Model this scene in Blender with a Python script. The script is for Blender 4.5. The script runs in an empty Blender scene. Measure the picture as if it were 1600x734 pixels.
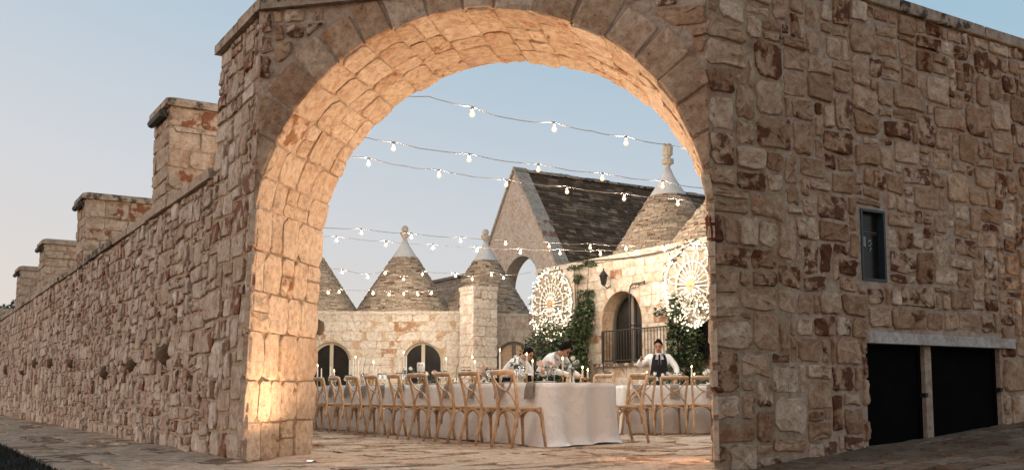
import bpy, bmesh, math, random
from mathutils import Vector, noise, Matrix

# ------------------------------------------------------------------ camera, sky, light, exposure
FPX, CX, CY, HCAM, PITCH = 1555.0, 800.0, 460.0, 0.63, math.atan(0.1)
scene = bpy.context.scene
col = scene.collection
cam_d = bpy.data.cameras.new('camera')
cam = bpy.data.objects.new('camera', cam_d)
col.objects.link(cam)
cam.location = (0, 0, HCAM)
cam.rotation_euler = (math.pi / 2 + PITCH, 0, 0)
cam_d.sensor_fit = 'HORIZONTAL'
cam_d.sensor_width = 36.0
cam_d.lens = 36.0 * FPX / 1600.0
cam_d.shift_y = (CY - 367.0) / 1600.0
cam_d.clip_end = 3000
cam_d.clip_start = 0.05
scene.camera = cam

SUN_EL, SUN_AZ = math.radians(3.0), math.radians(-88)     # azimuth from +Y, towards +X
world = bpy.data.worlds.new('World')
scene.world = world
world.use_nodes = True
wn = world.node_tree
wn.nodes.clear()
sky = wn.nodes.new('ShaderNodeTexSky')
sky.sky_type = 'NISHITA'
sky.sun_disc = False
sky.sun_elevation = SUN_EL
sky.sun_rotation = SUN_AZ
sky.altitude = 300
sky.air_density = 1.0
sky.dust_density = 1.2
sky.ozone_density = 2.0
# dusk: the sky node gives the base, a direction gradient the pale rose horizon and the cooler far side
def wnode(t, **kw):
    n = wn.nodes.new(t)
    for k, v in kw.items(): setattr(n, k, v)
    return n
tcw = wnode('ShaderNodeTexCoord')
dotn = wnode('ShaderNodeVectorMath', operation='DOT_PRODUCT')
dotn.inputs[1].default_value = (0.42, 0.40, 2.3)
wn.links.new(tcw.outputs['Generated'], dotn.inputs[0])
mapr = wnode('ShaderNodeMapRange')
mapr.inputs['From Min'].default_value = -0.55
mapr.inputs['From Max'].default_value = 2.4
wn.links.new(dotn.outputs['Value'], mapr.inputs['Value'])
skyr = wnode('ShaderNodeValToRGB')
skyr.color_ramp.interpolation = 'LINEAR'
T_LO, T_HI = -0.55, 2.4
SK = [(-0.55, (1.02, 0.66, 0.46)), (-0.1, (0.92, 0.67, 0.54)), (0.22, (0.745, 0.635, 0.59)), (0.44, (0.715, 0.645, 0.62)), (0.70, (0.65, 0.645, 0.665)), (0.95, (0.535, 0.60, 0.665)), (1.22, (0.39, 0.54, 0.645)), (1.6, (0.28, 0.455, 0.60)), (2.4, (0.24, 0.38, 0.50))]
els = skyr.color_ramp.elements
while len(els) < len(SK): els.new(0.5)
for el, (p_, c_) in zip(els, SK):
    el.position = (p_ - T_LO) / (T_HI - T_LO)
    el.color = (c_[0], c_[1], c_[2], 1)
wn.links.new(mapr.outputs['Result'], skyr.inputs[0])
mixw = wnode('ShaderNodeMix', data_type='RGBA')
mixw.inputs[0].default_value = 0.05
wn.links.new(skyr.outputs[0], mixw.inputs[6])
wn.links.new(sky.outputs[0], mixw.inputs[7])
bg = wn.nodes.new('ShaderNodeBackground')
bg.inputs['Strength'].default_value = 0.125
wo = wn.nodes.new('ShaderNodeOutputWorld')
wn.links.new(mixw.outputs[2], bg.inputs[0])
wn.links.new(bg.outputs[0], wo.inputs[0])
sun_d = bpy.data.lights.new('sun', 'SUN')
sun_d.energy = 0.14
sun_d.angle = math.radians(30)
sun_d.color = (1.0, 0.82, 0.68)
sun = bpy.data.objects.new('sun', sun_d)
col.objects.link(sun)
sdir = Vector((math.sin(SUN_AZ) * math.cos(0.2), math.cos(SUN_AZ) * math.cos(0.2), math.sin(0.2)))
sun.rotation_euler = sdir.to_track_quat('Z', 'Y').to_euler()
vs = scene.view_settings
vs.view_transform = 'Standard'
vs.look = 'None'
vs.gamma = 1.0
vs.exposure = 3.0
scene.cycles.use_denoising = True
scene.cycles.max_bounces = 6
scene.cycles.sample_clamp_indirect = 6.0
LAMP = 0.12                                                  # overall level of the lit lamps

# ------------------------------------------------------------------ helpers
RND = random.Random(7)
Z = Vector((0, 0, 1))
FWD = Vector((0, math.cos(PITCH), math.sin(PITCH)))
UP = Vector((0, -math.sin(PITCH), math.cos(PITCH)))

def ray(px, py):
    return Vector((1, 0, 0)) * ((px - CX) / FPX) + UP * ((CY - py) / FPX) + FWD

def P(px, py, Y):
    d = ray(px, py)
    return Vector((0, 0, HCAM)) + d * (Y / d.y)

def G(px, py, z=0.0):
    d = ray(px, py)
    return Vector((0, 0, HCAM)) + d * ((z - HCAM) / d.z)

def on_wall(px, py, O, U):
    """photo ray meets the vertical plane through O along U -> (distance along U, height)"""
    d = ray(px, py)
    n = Vector((-U.y, U.x, 0))
    s = (O.x * n.x + O.y * n.y) / (d.x * n.x + d.y * n.y)
    p = Vector((0, 0, HCAM)) + d * s
    return (p - O).dot(U), p.z

def tag(o, label=None, cat=None, group=None, kind=None):
    if label: o['label'] = label
    if cat: o['category'] = cat
    if group: o['group'] = group
    if kind: o['kind'] = kind
    return o

def empty(name, loc, label=None, cat=None, group=None, rz=0.0):
    o = bpy.data.objects.new(name, None)
    o.location = loc
    o.rotation_euler = (0, 0, rz)
    o.empty_display_size = 0.1
    col.objects.link(o)
    tag(o, label, cat, group)
    return o

def add_child(o, parent):
    """parent o, whose mesh is given in world space, without moving it"""
    o.parent = parent
    if parent is not None:
        m = Matrix.Identity(4)
        p = parent
        chain = []
        while p is not None:
            chain.append(p); p = p.parent
        for q in reversed(chain):
            m = m @ Matrix.LocRotScale(q.location, q.rotation_euler, q.scale) if q.parent is None else m @ q.matrix_parent_inverse @ Matrix.LocRotScale(q.location, q.rotation_euler, q.scale)
        o.matrix_parent_inverse = m.inverted()

class MB:
    def __init__(s):
        s.v = []; s.f = []; s.r = []
        s.smooth = False
    def add(s, verts, faces, rnd=0.5):
        b = len(s.v)
        s.v += [tuple(x) for x in verts]
        s.f += [tuple(b + i for i in f) for f in faces]
        s.r += [rnd] * len(faces)
        return s
    def box(s, lo, hi, M=None, rnd=0.5):
        x0, y0, z0 = lo; x1, y1, z1 = hi
        vs_ = [Vector(p) for p in ((x0,y0,z0),(x1,y0,z0),(x1,y1,z0),(x0,y1,z0),(x0,y0,z1),(x1,y0,z1),(x1,y1,z1),(x0,y1,z1))]
        if M: vs_ = [M @ p for p in vs_]
        return s.add(vs_, [(0,3,2,1),(4,5,6,7),(0,1,5,4),(1,2,6,5),(2,3,7,6),(3,0,4,7)], rnd)
    def prism(s, poly, z0, z1, rnd=0.5, top_shift=None):
        """plan polygon (counter-clockwise) between two heights"""
        n = len(poly); sh = top_shift or Vector((0, 0, 0))
        vs_ = [Vector((p[0] + sh.x * z0, p[1] + sh.y * z0, z0)) for p in poly] + [Vector((p[0] + sh.x * z1, p[1] + sh.y * z1, z1)) for p in poly]
        fs = [tuple(reversed(range(n))), tuple(range(n, 2 * n))] + [(i, (i + 1) % n, n + (i + 1) % n, n + i) for i in range(n)]
        return s.add(vs_, fs, rnd)
    def tube(s, pts, r, n=6, cap=True, rnd=0.5, flat=1.0):
        pts = [Vector(p) for p in pts]; m = len(pts)
        rs = r if isinstance(r, (list, tuple)) else [r] * m
        vs_ = []; prev = None
        for i, p in enumerate(pts):
            t = (pts[min(i + 1, m - 1)] - pts[max(i - 1, 0)]).normalized()
            if prev is None:
                a = t.cross(Z)
                if a.length < 1e-3: a = t.cross(Vector((1, 0, 0)))
            else:
                a = prev - t * prev.dot(t)
            a.normalize(); prev = a
            b = t.cross(a)
            for k in range(n):
                th = 2 * math.pi * k / n
                vs_.append(p + (a * math.cos(th) + b * math.sin(th) * flat) * rs[i])
        fs = [(i * n + k, i * n + (k + 1) % n, (i + 1) * n + (k + 1) % n, (i + 1) * n + k) for i in range(m - 1) for k in range(n)]
        if cap: fs += [tuple(reversed(range(n))), tuple(range((m - 1) * n, m * n))]
        return s.add(vs_, fs, rnd)
    def lathe(s, prof, n=12, c=(0, 0, 0), rnd=0.5):
        c = Vector(c); m = len(prof)
        vs_ = [c + Vector((r * math.cos(2 * math.pi * k / n), r * math.sin(2 * math.pi * k / n), z)) for r, z in prof for k in range(n)]
        fs = [(i * n + k, i * n + (k + 1) % n, (i + 1) * n + (k + 1) % n, (i + 1) * n + k) for i in range(m - 1) for k in range(n)]
        return s.add(vs_, fs, rnd)
    def ball(s, c, r, seg=8, rings=5, rnd=0.5, sq=(1, 1, 1)):
        c = Vector(c)
        vs_ = [c + Vector((0, 0, r * sq[2]))]
        for i in range(1, rings):
            a = math.pi * i / rings
            for k in range(seg):
                b = 2 * math.pi * k / seg
                vs_.append(c + Vector((r * sq[0] * math.sin(a) * math.cos(b), r * sq[1] * math.sin(a) * math.sin(b), r * sq[2] * math.cos(a))))
        vs_.append(c - Vector((0, 0, r * sq[2])))
        fs = [(0, 1 + k, 1 + (k + 1) % seg) for k in range(seg)]
        for i in range(rings - 2):
            fs += [(1 + i * seg + k, 1 + (i + 1) * seg + k, 1 + (i + 1) * seg + (k + 1) % seg, 1 + i * seg + (k + 1) % seg) for k in range(seg)]
        e = len(vs_) - 1; o = 1 + (rings - 2) * seg
        fs += [(e, o + (k + 1) % seg, o + k) for k in range(seg)]
        return s.add(vs_, fs, rnd)
    def mesh(s, name, mat, smooth=None, sharp=None):
        me = bpy.data.meshes.new(name)
        me.from_pydata(s.v, [], s.f)
        if mat: me.materials.append(mat)
        at = me.attributes.new('rnd', 'FLOAT', 'FACE')
        at.data.foreach_set('value', s.r)
        if s.smooth if smooth is None else smooth:
            me.polygons.foreach_set('use_smooth', [True] * len(me.polygons))
        me.update()
        if sharp is not None: me.set_sharp_from_angle(angle=math.radians(sharp))
        return me
    def build(s, name, mat, parent=None, smooth=None, kind=None, local=False):
        o = bpy.data.objects.new(name, s.mesh(name, mat, smooth))
        col.objects.link(o)
        if parent is not None:
            if local: o.parent = parent
            else: add_child(o, parent)
        if kind: o['kind'] = kind
        return o

def copy_tree(o, parent=None):
    c = o.copy(); col.objects.link(c); c.parent = parent
    for ch in list(o.children): copy_tree(ch, c)
    return c

# ------------------------------------------------------------------ materials
def new_mat(name):
    m = bpy.data.materials.new(name); m.use_nodes = True
    nt = m.node_tree; nt.nodes.clear()
    out = nt.nodes.new('ShaderNodeOutputMaterial')
    b = nt.nodes.new('ShaderNodeBsdfPrincipled')
    nt.links.new(b.outputs[0], out.inputs[0])
    return m, nt, b

def nd(nt, t, **kw):
    n = nt.nodes.new(t)
    for k, v in kw.items():
        if k.startswith('i_'):
            key = k[2:]
            key = int(key) if key.isdigit() else key.replace('_', ' ')
            if hasattr(v, 'is_output'): nt.links.new(v, n.inputs[key])
            else: n.inputs[key].default_value = v
        else: setattr(n, k, v)
    return n

def rgb(c): return (c[0], c[1], c[2], 1.0)

def ramp(nt, fac, stops):
    r = nt.nodes.new('ShaderNodeValToRGB')
    e = r.color_ramp.elements
    while len(e) < len(stops): e.new(0.5)
    for el, (p, c) in zip(e, stops):
        el.position = p
        el.color = rgb(c) if isinstance(c, tuple) else (c, c, c, 1)
    nt.links.new(fac, r.inputs[0])
    return r.outputs[0]

def mixc(nt, fac, a, b, mode='MIX'):
    m = nt.nodes.new('ShaderNodeMix'); m.data_type = 'RGBA'; m.blend_type = mode
    for s, v in ((m.inputs[0], fac), (m.inputs[6], a), (m.inputs[7], b)):
        if hasattr(v, 'is_output'): nt.links.new(v, s)
        else: s.default_value = rgb(v) if isinstance(v, tuple) else v
    return m.outputs[2]

def math_(nt, op, a, b=0.0, c=None):
    n = nt.nodes.new('ShaderNodeMath'); n.operation = op
    for i, v in enumerate((a, b, c)):
        if v is None: continue
        if hasattr(v, 'is_output'): nt.links.new(v, n.inputs[i])
        else: n.inputs[i].default_value = v
    return n.outputs[0]

def stone_mat(name, tones, rust=(0.16, 0.055, 0.025), rust_share=0.25, grime=0.5, bump=0.5, scale=1.0, pits=True, rust_lo=0.5):
    m, nt, b = new_mat(name)
    geo = nd(nt, 'ShaderNodeNewGeometry')
    at = nd(nt, 'ShaderNodeAttribute', attribute_name='rnd')
    r = at.outputs['Fac']
    r2 = math_(nt, 'FRACT', math_(nt, 'MULTIPLY', r, 17.31))
    r3 = math_(nt, 'FRACT', math_(nt, 'MULTIPLY', r, 41.77))
    n = len(tones)
    base = ramp(nt, r, [(i / max(1, n - 1), t) for i, t in enumerate(tones)])
    # per-stone offset so veins do not run through neighbours
    off = nd(nt, 'ShaderNodeCombineXYZ', i_0=math_(nt, 'MULTIPLY', r2, 31.0), i_1=math_(nt, 'MULTIPLY', r3, 23.0), i_2=0.0)
    pos = nd(nt, 'ShaderNodeVectorMath', operation='ADD', i_0=geo.outputs['Position'], i_1=off.outputs[0]).outputs[0]
    nA = nd(nt, 'ShaderNodeTexNoise', i_Vector=pos, i_Scale=5.0 * scale, i_Detail=6.0, i_Roughness=0.62).outputs[0]
    nB = nd(nt, 'ShaderNodeTexNoise', i_Vector=pos, i_Scale=16.0 * scale, i_Detail=8.0, i_Roughness=0.68).outputs[0]
    nC = nd(nt, 'ShaderNodeTexNoise', i_Vector=pos, i_Scale=75.0 * scale, i_Detail=6.0, i_Roughness=0.7).outputs[0]
    c = mixc(nt, math_(nt, 'MULTIPLY', ramp(nt, nA, [(0.38, 0.0), (0.66, 1.0)]), grime), base, mixc(nt, 1.0, base, (0.52, 0.40, 0.32), 'MULTIPLY'))
    c = mixc(nt, ramp(nt, nB, [(0.48, 0.0), (0.68, 0.8)]), c, mixc(nt, 1.0, c, (0.55, 0.44, 0.36), 'MULTIPLY'))
    c = mixc(nt, ramp(nt, nB, [(0.28, 0.75), (0.46, 0.0)]), c, mixc(nt, 1.0, c, (1.35, 1.33, 1.3), 'MULTIPLY'))
    c = mixc(nt, ramp(nt, nC, [(0.52, 0.0), (0.68, 0.55)]), c, mixc(nt, 1.0, c, (0.45, 0.36, 0.29), 'MULTIPLY'))
    # iron stains: on some stones only
    gate = math_(nt, 'GREATER_THAN', r2, 1.0 - rust_share)
    heavy = math_(nt, 'MULTIPLY', r3, 0.15)
    st = math_(nt, 'ADD', nd(nt, 'ShaderNodeTexNoise', i_Vector=pos, i_Scale=7.0 * scale, i_Detail=5.0, i_Roughness=0.6).outputs[0], heavy)
    stm = math_(nt, 'MULTIPLY', ramp(nt, st, [(rust_lo + 0.06, 0.0), (rust_lo + 0.15, 1.0)]), gate)
    c = mixc(nt, math_(nt, 'MULTIPLY', stm, 0.9), c, mixc(nt, nB, rust, (rust[0] * 0.35, rust[1] * 0.35, rust[2] * 0.35)))
    # weak warm bloom on the others
    c = mixc(nt, math_(nt, 'MULTIPLY', ramp(nt, nA, [(0.52, 0.0), (0.7, 0.6)]), r3), c, mixc(nt, 1.0, c, (1.0, 0.68, 0.48), 'MULTIPLY'))
    h = math_(nt, 'ADD', math_(nt, 'MULTIPLY', nB, 0.9), math_(nt, 'MULTIPLY', nC, 0.4))
    if pits:
        vo = nd(nt, 'ShaderNodeTexVoronoi', i_Vector=pos, i_Scale=26.0 * scale).outputs['Distance']
        pm = math_(nt, 'MULTIPLY', ramp(nt, vo, [(0.08, 1.0), (0.2, 0.0)]), ramp(nt, nA, [(0.48, 0.0), (0.6, 1.0)]))
        h = math_(nt, 'SUBTRACT', h, math_(nt, 'MULTIPLY', pm, 0.8))
        c = mixc(nt, math_(nt, 'MULTIPLY', pm, 0.6), c, mixc(nt, 1.0, c, (0.3, 0.22, 0.17), 'MULTIPLY'))
    bp = nd(nt, 'ShaderNodeBump', i_Strength=bump, i_Distance=0.03 / scale, i_Height=h)
    nt.links.new(c, b.inputs['Base Color'])
    nt.links.new(bp.outputs[0], b.inputs['Normal'])
    b.inputs['Roughness'].default_value = 0.92
    b.inputs['Specular IOR Level'].default_value = 0.2
    return m

def plain_mat(name, c, rough=0.6, var=0.15, scale=8.0, bump=0.1, metal=0.0, dist=0.01, spec=0.5, trans=0.0, rvar=0.0, orand=0.0):
    m, nt, b = new_mat(name)
    tc = nd(nt, 'ShaderNodeTexCoord')
    n1 = nd(nt, 'ShaderNodeTexNoise', i_Vector=tc.outputs['Object'], i_Scale=scale, i_Detail=5.0, i_Roughness=0.6).outputs[0]
    lo = tuple(x * (1 - var) for x in c); hi = tuple(min(1, x * (1 + var)) for x in c)
    cc = ramp(nt, n1, [(0.3, lo), (0.7, hi)])
    if rvar:
        at = nd(nt, 'ShaderNodeAttribute', attribute_name='rnd')
        f = math_(nt, 'ADD', math_(nt, 'MULTIPLY', at.outputs['Fac'], 2 * rvar), 1 - rvar)
        cmb = nd(nt, 'ShaderNodeCombineColor', i_0=f, i_1=f, i_2=f)
        cc = mixc(nt, 1.0, cc, cmb.outputs[0], 'MULTIPLY')
    if orand:
        oi = nd(nt, 'ShaderNodeObjectInfo')
        f = math_(nt, 'ADD', math_(nt, 'MULTIPLY', oi.outputs['Random'], 2 * orand), 1 - orand)
        cmb = nd(nt, 'ShaderNodeCombineColor', i_0=f, i_1=f, i_2=f)
        cc = mixc(nt, 1.0, cc, cmb.outputs[0], 'MULTIPLY')
    nt.links.new(cc, b.inputs['Base Color'])
    if bump:
        n2 = nd(nt, 'ShaderNodeTexNoise', i_Vector=tc.outputs['Object'], i_Scale=scale * 6, i_Detail=5.0).outputs[0]
        bp = nd(nt, 'ShaderNodeBump', i_Strength=bump, i_Distance=dist, i_Height=n2)
        nt.links.new(bp.outputs[0], b.inputs['Normal'])
    b.inputs['Roughness'].default_value = rough
    b.inputs['Metallic'].default_value = metal
    b.inputs['Specular IOR Level'].default_value = spec
    b.inputs['Transmission Weight'].default_value = trans
    return m

def emit_mat(name, c, s):
    m, nt, b = new_mat(name)
    b.inputs['Base Color'].default_value = rgb(c)
    b.inputs['Emission Color'].default_value = rgb(c)
    b.inputs['Emission Strength'].default_value = s
    return m

M = {}
M['rubble'] = stone_mat('rubble_limestone', [(0.418, 0.276, 0.174), (0.603, 0.442, 0.315), (0.487, 0.312, 0.193), (0.731, 0.567, 0.428), (0.545, 0.374, 0.249), (0.406, 0.250, 0.155), (0.650, 0.458, 0.315), (0.789, 0.645, 0.508), (0.522, 0.364, 0.244)], rust=(0.17, 0.052, 0.022), rust_share=0.32, grime=0.55, bump=1.0)
M['rubble_left'] = stone_mat('weathered_limestone', [(0.508, 0.407, 0.326), (0.648, 0.556, 0.468), (0.540, 0.422, 0.331), (0.713, 0.628, 0.543), (0.594, 0.489, 0.404), (0.486, 0.355, 0.272)], rust=(0.27, 0.105, 0.05), rust_share=0.28, grime=0.6, bump=1.0)
M['soffit'] = stone_mat('cut_limestone', [(0.525, 0.408, 0.303), (0.588, 0.468, 0.352), (0.504, 0.379, 0.274), (0.609, 0.499, 0.391)], rust=(0.34, 0.15, 0.06), rust_share=0.16, grime=0.25, bump=0.7, rust_lo=0.55)
M['mortar'] = stone_mat('lime_mortar', [(0.479, 0.379, 0.302), (0.507, 0.404, 0.319)], rust_share=0.0, grime=0.4, bump=0.6, pits=False)
M['mortar_warm'] = stone_mat('warm_mortar', [(0.40, 0.31, 0.22), (0.42, 0.33, 0.24)], rust_share=0.0, grime=0.4, bump=0.6, pits=False)
M['coping'] = stone_mat('coping_limestone', [(0.40, 0.33, 0.265), (0.46, 0.385, 0.31), (0.43, 0.35, 0.28)], rust=(0.06, 0.045, 0.035), rust_share=0.5, grime=0.5, bump=0.5)
M['ashlar'] = stone_mat('courtyard_limestone', [(0.44, 0.40, 0.345), (0.50, 0.46, 0.41), (0.46, 0.42, 0.365), (0.53, 0.49, 0.44)], rust=(0.38, 0.20, 0.10), rust_share=0.10, grime=0.2, bump=0.35, pits=False, scale=0.6)
M['facade'] = stone_mat('facade_limestone', [(0.40, 0.36, 0.31), (0.47, 0.43, 0.375), (0.42, 0.38, 0.32), (0.50, 0.46, 0.41)], rust=(0.34, 0.16, 0.08), rust_share=0.2, grime=0.3, bump=0.4, pits=False, scale=0.6)
M['chianca'] = stone_mat('dry_stone_roofing', [(0.275, 0.228, 0.177), (0.468, 0.393, 0.308), (0.331, 0.276, 0.212), (0.579, 0.490, 0.382), (0.214, 0.172, 0.130)], rust_share=0.06, grime=0.6, bump=0.6, pits=False, scale=0.8)
M['slate'] = stone_mat('dark_roofing_stone', [(0.099, 0.076, 0.053), (0.167, 0.125, 0.088), (0.122, 0.089, 0.064), (0.376, 0.287, 0.211), (0.133, 0.099, 0.070), (0.199, 0.148, 0.106)], rust_share=0.0, grime=0.6, bump=0.6, pits=False, scale=0.8)
M['finial'] = plain_mat('pale_carved_stone', (0.45, 0.38, 0.30), 0.9, 0.25, 14, 0.4)
M['pier'] = stone_mat('pier_limestone', [(0.46, 0.37, 0.29), (0.52, 0.42, 0.33), (0.49, 0.38, 0.29), (0.55, 0.46, 0.37)], rust=(0.30, 0.10, 0.045), rust_share=0.22, grime=0.4, bump=0.7)
M['plaster'] = plain_mat('white_limewash', (0.56, 0.54, 0.51), 0.9, 0.08, 5, 0.2)
M['gable'] = stone_mat('gable_stone', [(0.50, 0.45, 0.40), (0.55, 0.49, 0.43), (0.52, 0.46, 0.40)], rust=(0.38, 0.24, 0.15), rust_share=0.12, grime=0.25, bump=0.4, pits=False, scale=0.6)
M['paving'] = stone_mat('paving_limestone', [(0.52, 0.41, 0.315), (0.60, 0.49, 0.385), (0.55, 0.43, 0.33), (0.62, 0.52, 0.42)], rust=(0.28, 0.16, 0.10), rust_share=0.2, grime=0.45, bump=0.4, pits=False)
M['walk'] = stone_mat('walk_limestone', [(0.48, 0.37, 0.275), (0.56, 0.44, 0.335), (0.51, 0.39, 0.29)], rust=(0.2, 0.11, 0.07), rust_share=0.2, grime=0.6, bump=0.5, pits=False)
M['cobble'] = stone_mat('dark_paving', [(0.19, 0.125, 0.08), (0.26, 0.18, 0.125), (0.155, 0.10, 0.065), (0.31, 0.235, 0.175)], rust_share=0.1, grime=0.7, bump=0.7)
M['earth'] = stone_mat('packed_earth', [(0.378, 0.267, 0.180), (0.378, 0.267, 0.180)], rust_share=0.0, grime=0.6, bump=0.5, pits=False)
M['wood'] = plain_mat('bent_oak', (0.52, 0.345, 0.21), 0.5, 0.3, 14, 0.15, orand=0.14)
M['cane'] = plain_mat('woven_cane', (0.45, 0.29, 0.16), 0.7, 0.25, 60, 0.5)
M['linen'] = plain_mat('white_linen', (0.76, 0.735, 0.72), 0.85, 0.04, 2.2, 0.55, dist=0.025)
M['napkin'] = plain_mat('taupe_linen', (0.26, 0.22, 0.19), 0.9, 0.1, 20, 0.2)
M['wax'] = plain_mat('candle_wax', (0.80, 0.75, 0.66), 0.5, 0.04, 10, 0)
M['brass'] = plain_mat('aged_brass', (0.42, 0.27, 0.12), 0.35, 0.2, 20, 0.1, metal=0.9)
M['iron'] = plain_mat('black_iron', (0.022, 0.02, 0.02), 0.55, 0.3, 20, 0.2, metal=0.3)
M['glass'] = plain_mat('clear_glass', (0.95, 0.97, 0.96), 0.03, 0.0, 5, 0, trans=1.0)
M['dark_pane'] = plain_mat('dark_window_glass', (0.012, 0.011, 0.010), 0.25, 0.4, 3, 0.02, spec=0.25)
M['frame'] = plain_mat('painted_frame', (0.36, 0.31, 0.24), 0.6, 0.12, 10, 0.1)
M['dark_frame'] = plain_mat('dark_bronze_frame', (0.10, 0.085, 0.07), 0.5, 0.2, 10, 0.1)
M['door'] = plain_mat('black_steel_door', (0.005, 0.005, 0.005), 0.95, 0.25, 6, 0.1, spec=0.03)
M['blue_frame'] = plain_mat('blue_grey_paint', (0.022, 0.037, 0.046), 0.5, 0.2, 12, 0.1)
M['paper'] = plain_mat('pale_sticker', (0.24, 0.27, 0.29), 0.7, 0.05, 12, 0)
M['leaf'] = plain_mat('glossy_leaf', (0.035, 0.055, 0.02), 0.45, 0.35, 3, 0, rvar=0.6)
M['bark'] = plain_mat('vine_bark', (0.10, 0.07, 0.045), 0.9, 0.3, 14, 0.5)
M['grass'] = plain_mat('dark_lawn', (0.012, 0.014, 0.008), 0.8, 0.3, 5, 0, rvar=0.5)
M['petal'] = plain_mat('pale_petal', (0.78, 0.60, 0.51), 0.7, 0.2, 12, 0, rvar=0.3)
M['petal_white'] = plain_mat('white_petal', (0.78, 0.76, 0.72), 0.7, 0.08, 12, 0, rvar=0.15)
M['cable'] = plain_mat('pale_cable', (0.13, 0.10, 0.08), 0.6, 0.1, 10, 0)
M['dark_cable'] = plain_mat('dark_cable', (0.05, 0.045, 0.04), 0.6, 0.1, 10, 0)
M['backing'] = plain_mat('pale_backing', (0.27, 0.23, 0.18), 0.8, 0.1, 10, 0.05)
M['white_lattice'] = plain_mat('white_lattice', (0.58, 0.55, 0.50), 0.6, 0.08, 10, 0.05)
M['skin'] = plain_mat('skin', (0.42, 0.23, 0.15), 0.55, 0.1, 12, 0.05)
M['shirt'] = plain_mat('white_cotton', (0.74, 0.73, 0.73), 0.85, 0.05, 12, 0.3)
M['black_cloth'] = plain_mat('black_cloth', (0.007, 0.007, 0.009), 0.9, 0.2, 12, 0.2)
M['hair'] = plain_mat('dark_hair', (0.010, 0.008, 0.007), 0.95, 0.3, 40, 0.6, spec=0.05)
M['filament'] = emit_mat('lit_filament', (1.0, 0.84, 0.65), 27000.0 * LAMP)
M['ledge'] = stone_mat('grey_ledge', [(0.50, 0.48, 0.45), (0.54, 0.52, 0.49)], rust_share=0.0, grime=0.35, bump=0.4, pits=False)
M['bulb'], _nt, _b = new_mat('frosted_bulb_glass')
_b.inputs['Base Color'].default_value = (0, 0, 0, 1)
_b.inputs['Specular IOR Level'].default_value = 0.0
_b.inputs['Emission Color'].default_value = (1.0, 0.66, 0.34, 1)
_b.inputs['Emission Strength'].default_value = 2.3 * LAMP
_b.inputs['Alpha'].default_value = 0.55
M['led'] = emit_mat('lit_led', (1.0, 0.84, 0.62), 2.8 * LAMP)
M['flame'] = emit_mat('candle_flame', (1.0, 0.55, 0.18), 60.0 * LAMP)
M['lens'] = emit_mat('lit_lens', (1.0, 0.86, 0.68), 18.0 * LAMP)

# ------------------------------------------------------------------ masonry
A = Vector((-0.5265, 0.850, 0)).normalized()          # direction of the long boundary wall
B = Vector((0.850, 0.5265, 0)).normalized()           # direction of the wall with the hatch
FD = Vector((math.cos(math.radians(13.2)), -math.sin(math.radians(13.2)), 0))   # along the canted gate face
NIN = Vector((-FD.y, FD.x, 0))                        # through the gate, into the courtyard
CL = G(377, 725)                                      # left foot of the gate
_u = (((1117 - CX) / FPX) * CL.y - CL.x) / (FD.x - ((1117 - CX) / FPX) * FD.y)
for _ in range(3):                                    # right foot: where the photo ray at the jamb meets the gate face
    _p = CL + FD * _u
    _d = ray(1117, 740); _k = _d.x / _d.y
    _u = (_k * CL.y - CL.x) / (FD.x - _k * FD.y)
GW = _u
CR = CL + FD * GW
LEAN = 0.03
ZS, APEX, THICK, ZTOP = 2.10, 4.06, 1.47, 4.22

def nz(x, y, s=0.0):
    return noise.noise(Vector((x, y, s)))

def pack(u0, u1, v0, v1, cell, sizes, rnd, ok=None, var=0.35):
    """irregular squared rubble: rectangles on an uneven grid"""
    def lines(a, b, c):
        out = [a]
        while out[-1] < b - c * 0.6:
            out.append(out[-1] + c * (1 + rnd.uniform(-var, var)))
        out[-1] = b
        return out
    us, vs_ = lines(u0, u1, cell[0]), lines(v0, v1, cell[1])
    nx, ny = len(us) - 1, len(vs_) - 1
    used = [[False] * nx for _ in range(ny)]
    if ok:
        for j in range(ny):
            for i in range(nx):
                if not ok((us[i] + us[i + 1]) / 2, (vs_[j] + vs_[j + 1]) / 2): used[j][i] = True
    out = []
    order = [(j, i) for j in range(ny) for i in range(nx)]
    for j, i in order:
        if used[j][i]: continue
        for _ in range(6):
            w, h = rnd.choices([s[:2] for s in sizes], [s[2] for s in sizes])[0]
            if i + w <= nx and j + h <= ny and not any(used[j + b][i + a] for b in range(h) for a in range(w)): break
        else: w = h = 1
        for b in range(h):
            for a in range(w): used[j + b][i + a] = True
        out.append((us[i], us[i + w], vs_[j], vs_[j + h]))
    return out

def rect_poly(r, joint, rnd, warp=0.02, seed=0.0, wf=2.2, mids=True):
    a, b, c, d = r
    j = joint * rnd.uniform(0.75, 1.3) / 2
    a += j; b -= j; c += j; d -= j
    w, h = b - a, d - c
    k = min(w, h)
    ch = [k * rnd.uniform(0.06, 0.24) for _ in range(4)]
    pts = [(a + ch[0], c)]
    if mids and w > 0.13: pts.append((a + w * rnd.uniform(0.35, 0.65), c + rnd.uniform(-0.3, 0.9) * j))
    pts += [(b - ch[1], c), (b, c + ch[1])]
    if mids and h > 0.13: pts.append((b - rnd.uniform(-0.3, 0.9) * j, c + h * rnd.uniform(0.35, 0.65)))
    pts += [(b, d - ch[2]), (b - ch[2], d)]
    if mids and w > 0.13: pts.append((a + w * rnd.uniform(0.35, 0.65), d - rnd.uniform(-0.3, 0.9) * j))
    pts += [(a + ch[3], d), (a, d - ch[3])]
    if mids and h > 0.13: pts.append((a + rnd.uniform(-0.3, 0.9) * j, c + h * rnd.uniform(0.35, 0.65)))
    pts.append((a, c + ch[0]))
    j *= 1.5
    return [(u + warp * nz(u * wf, v * wf, seed) * 2 + rnd.uniform(-1, 1) * j * 0.35,
             v + warp * nz(u * wf, v * wf, seed + 9) * 2 + rnd.uniform(-1, 1) * j * 0.35) for u, v in pts]

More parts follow.
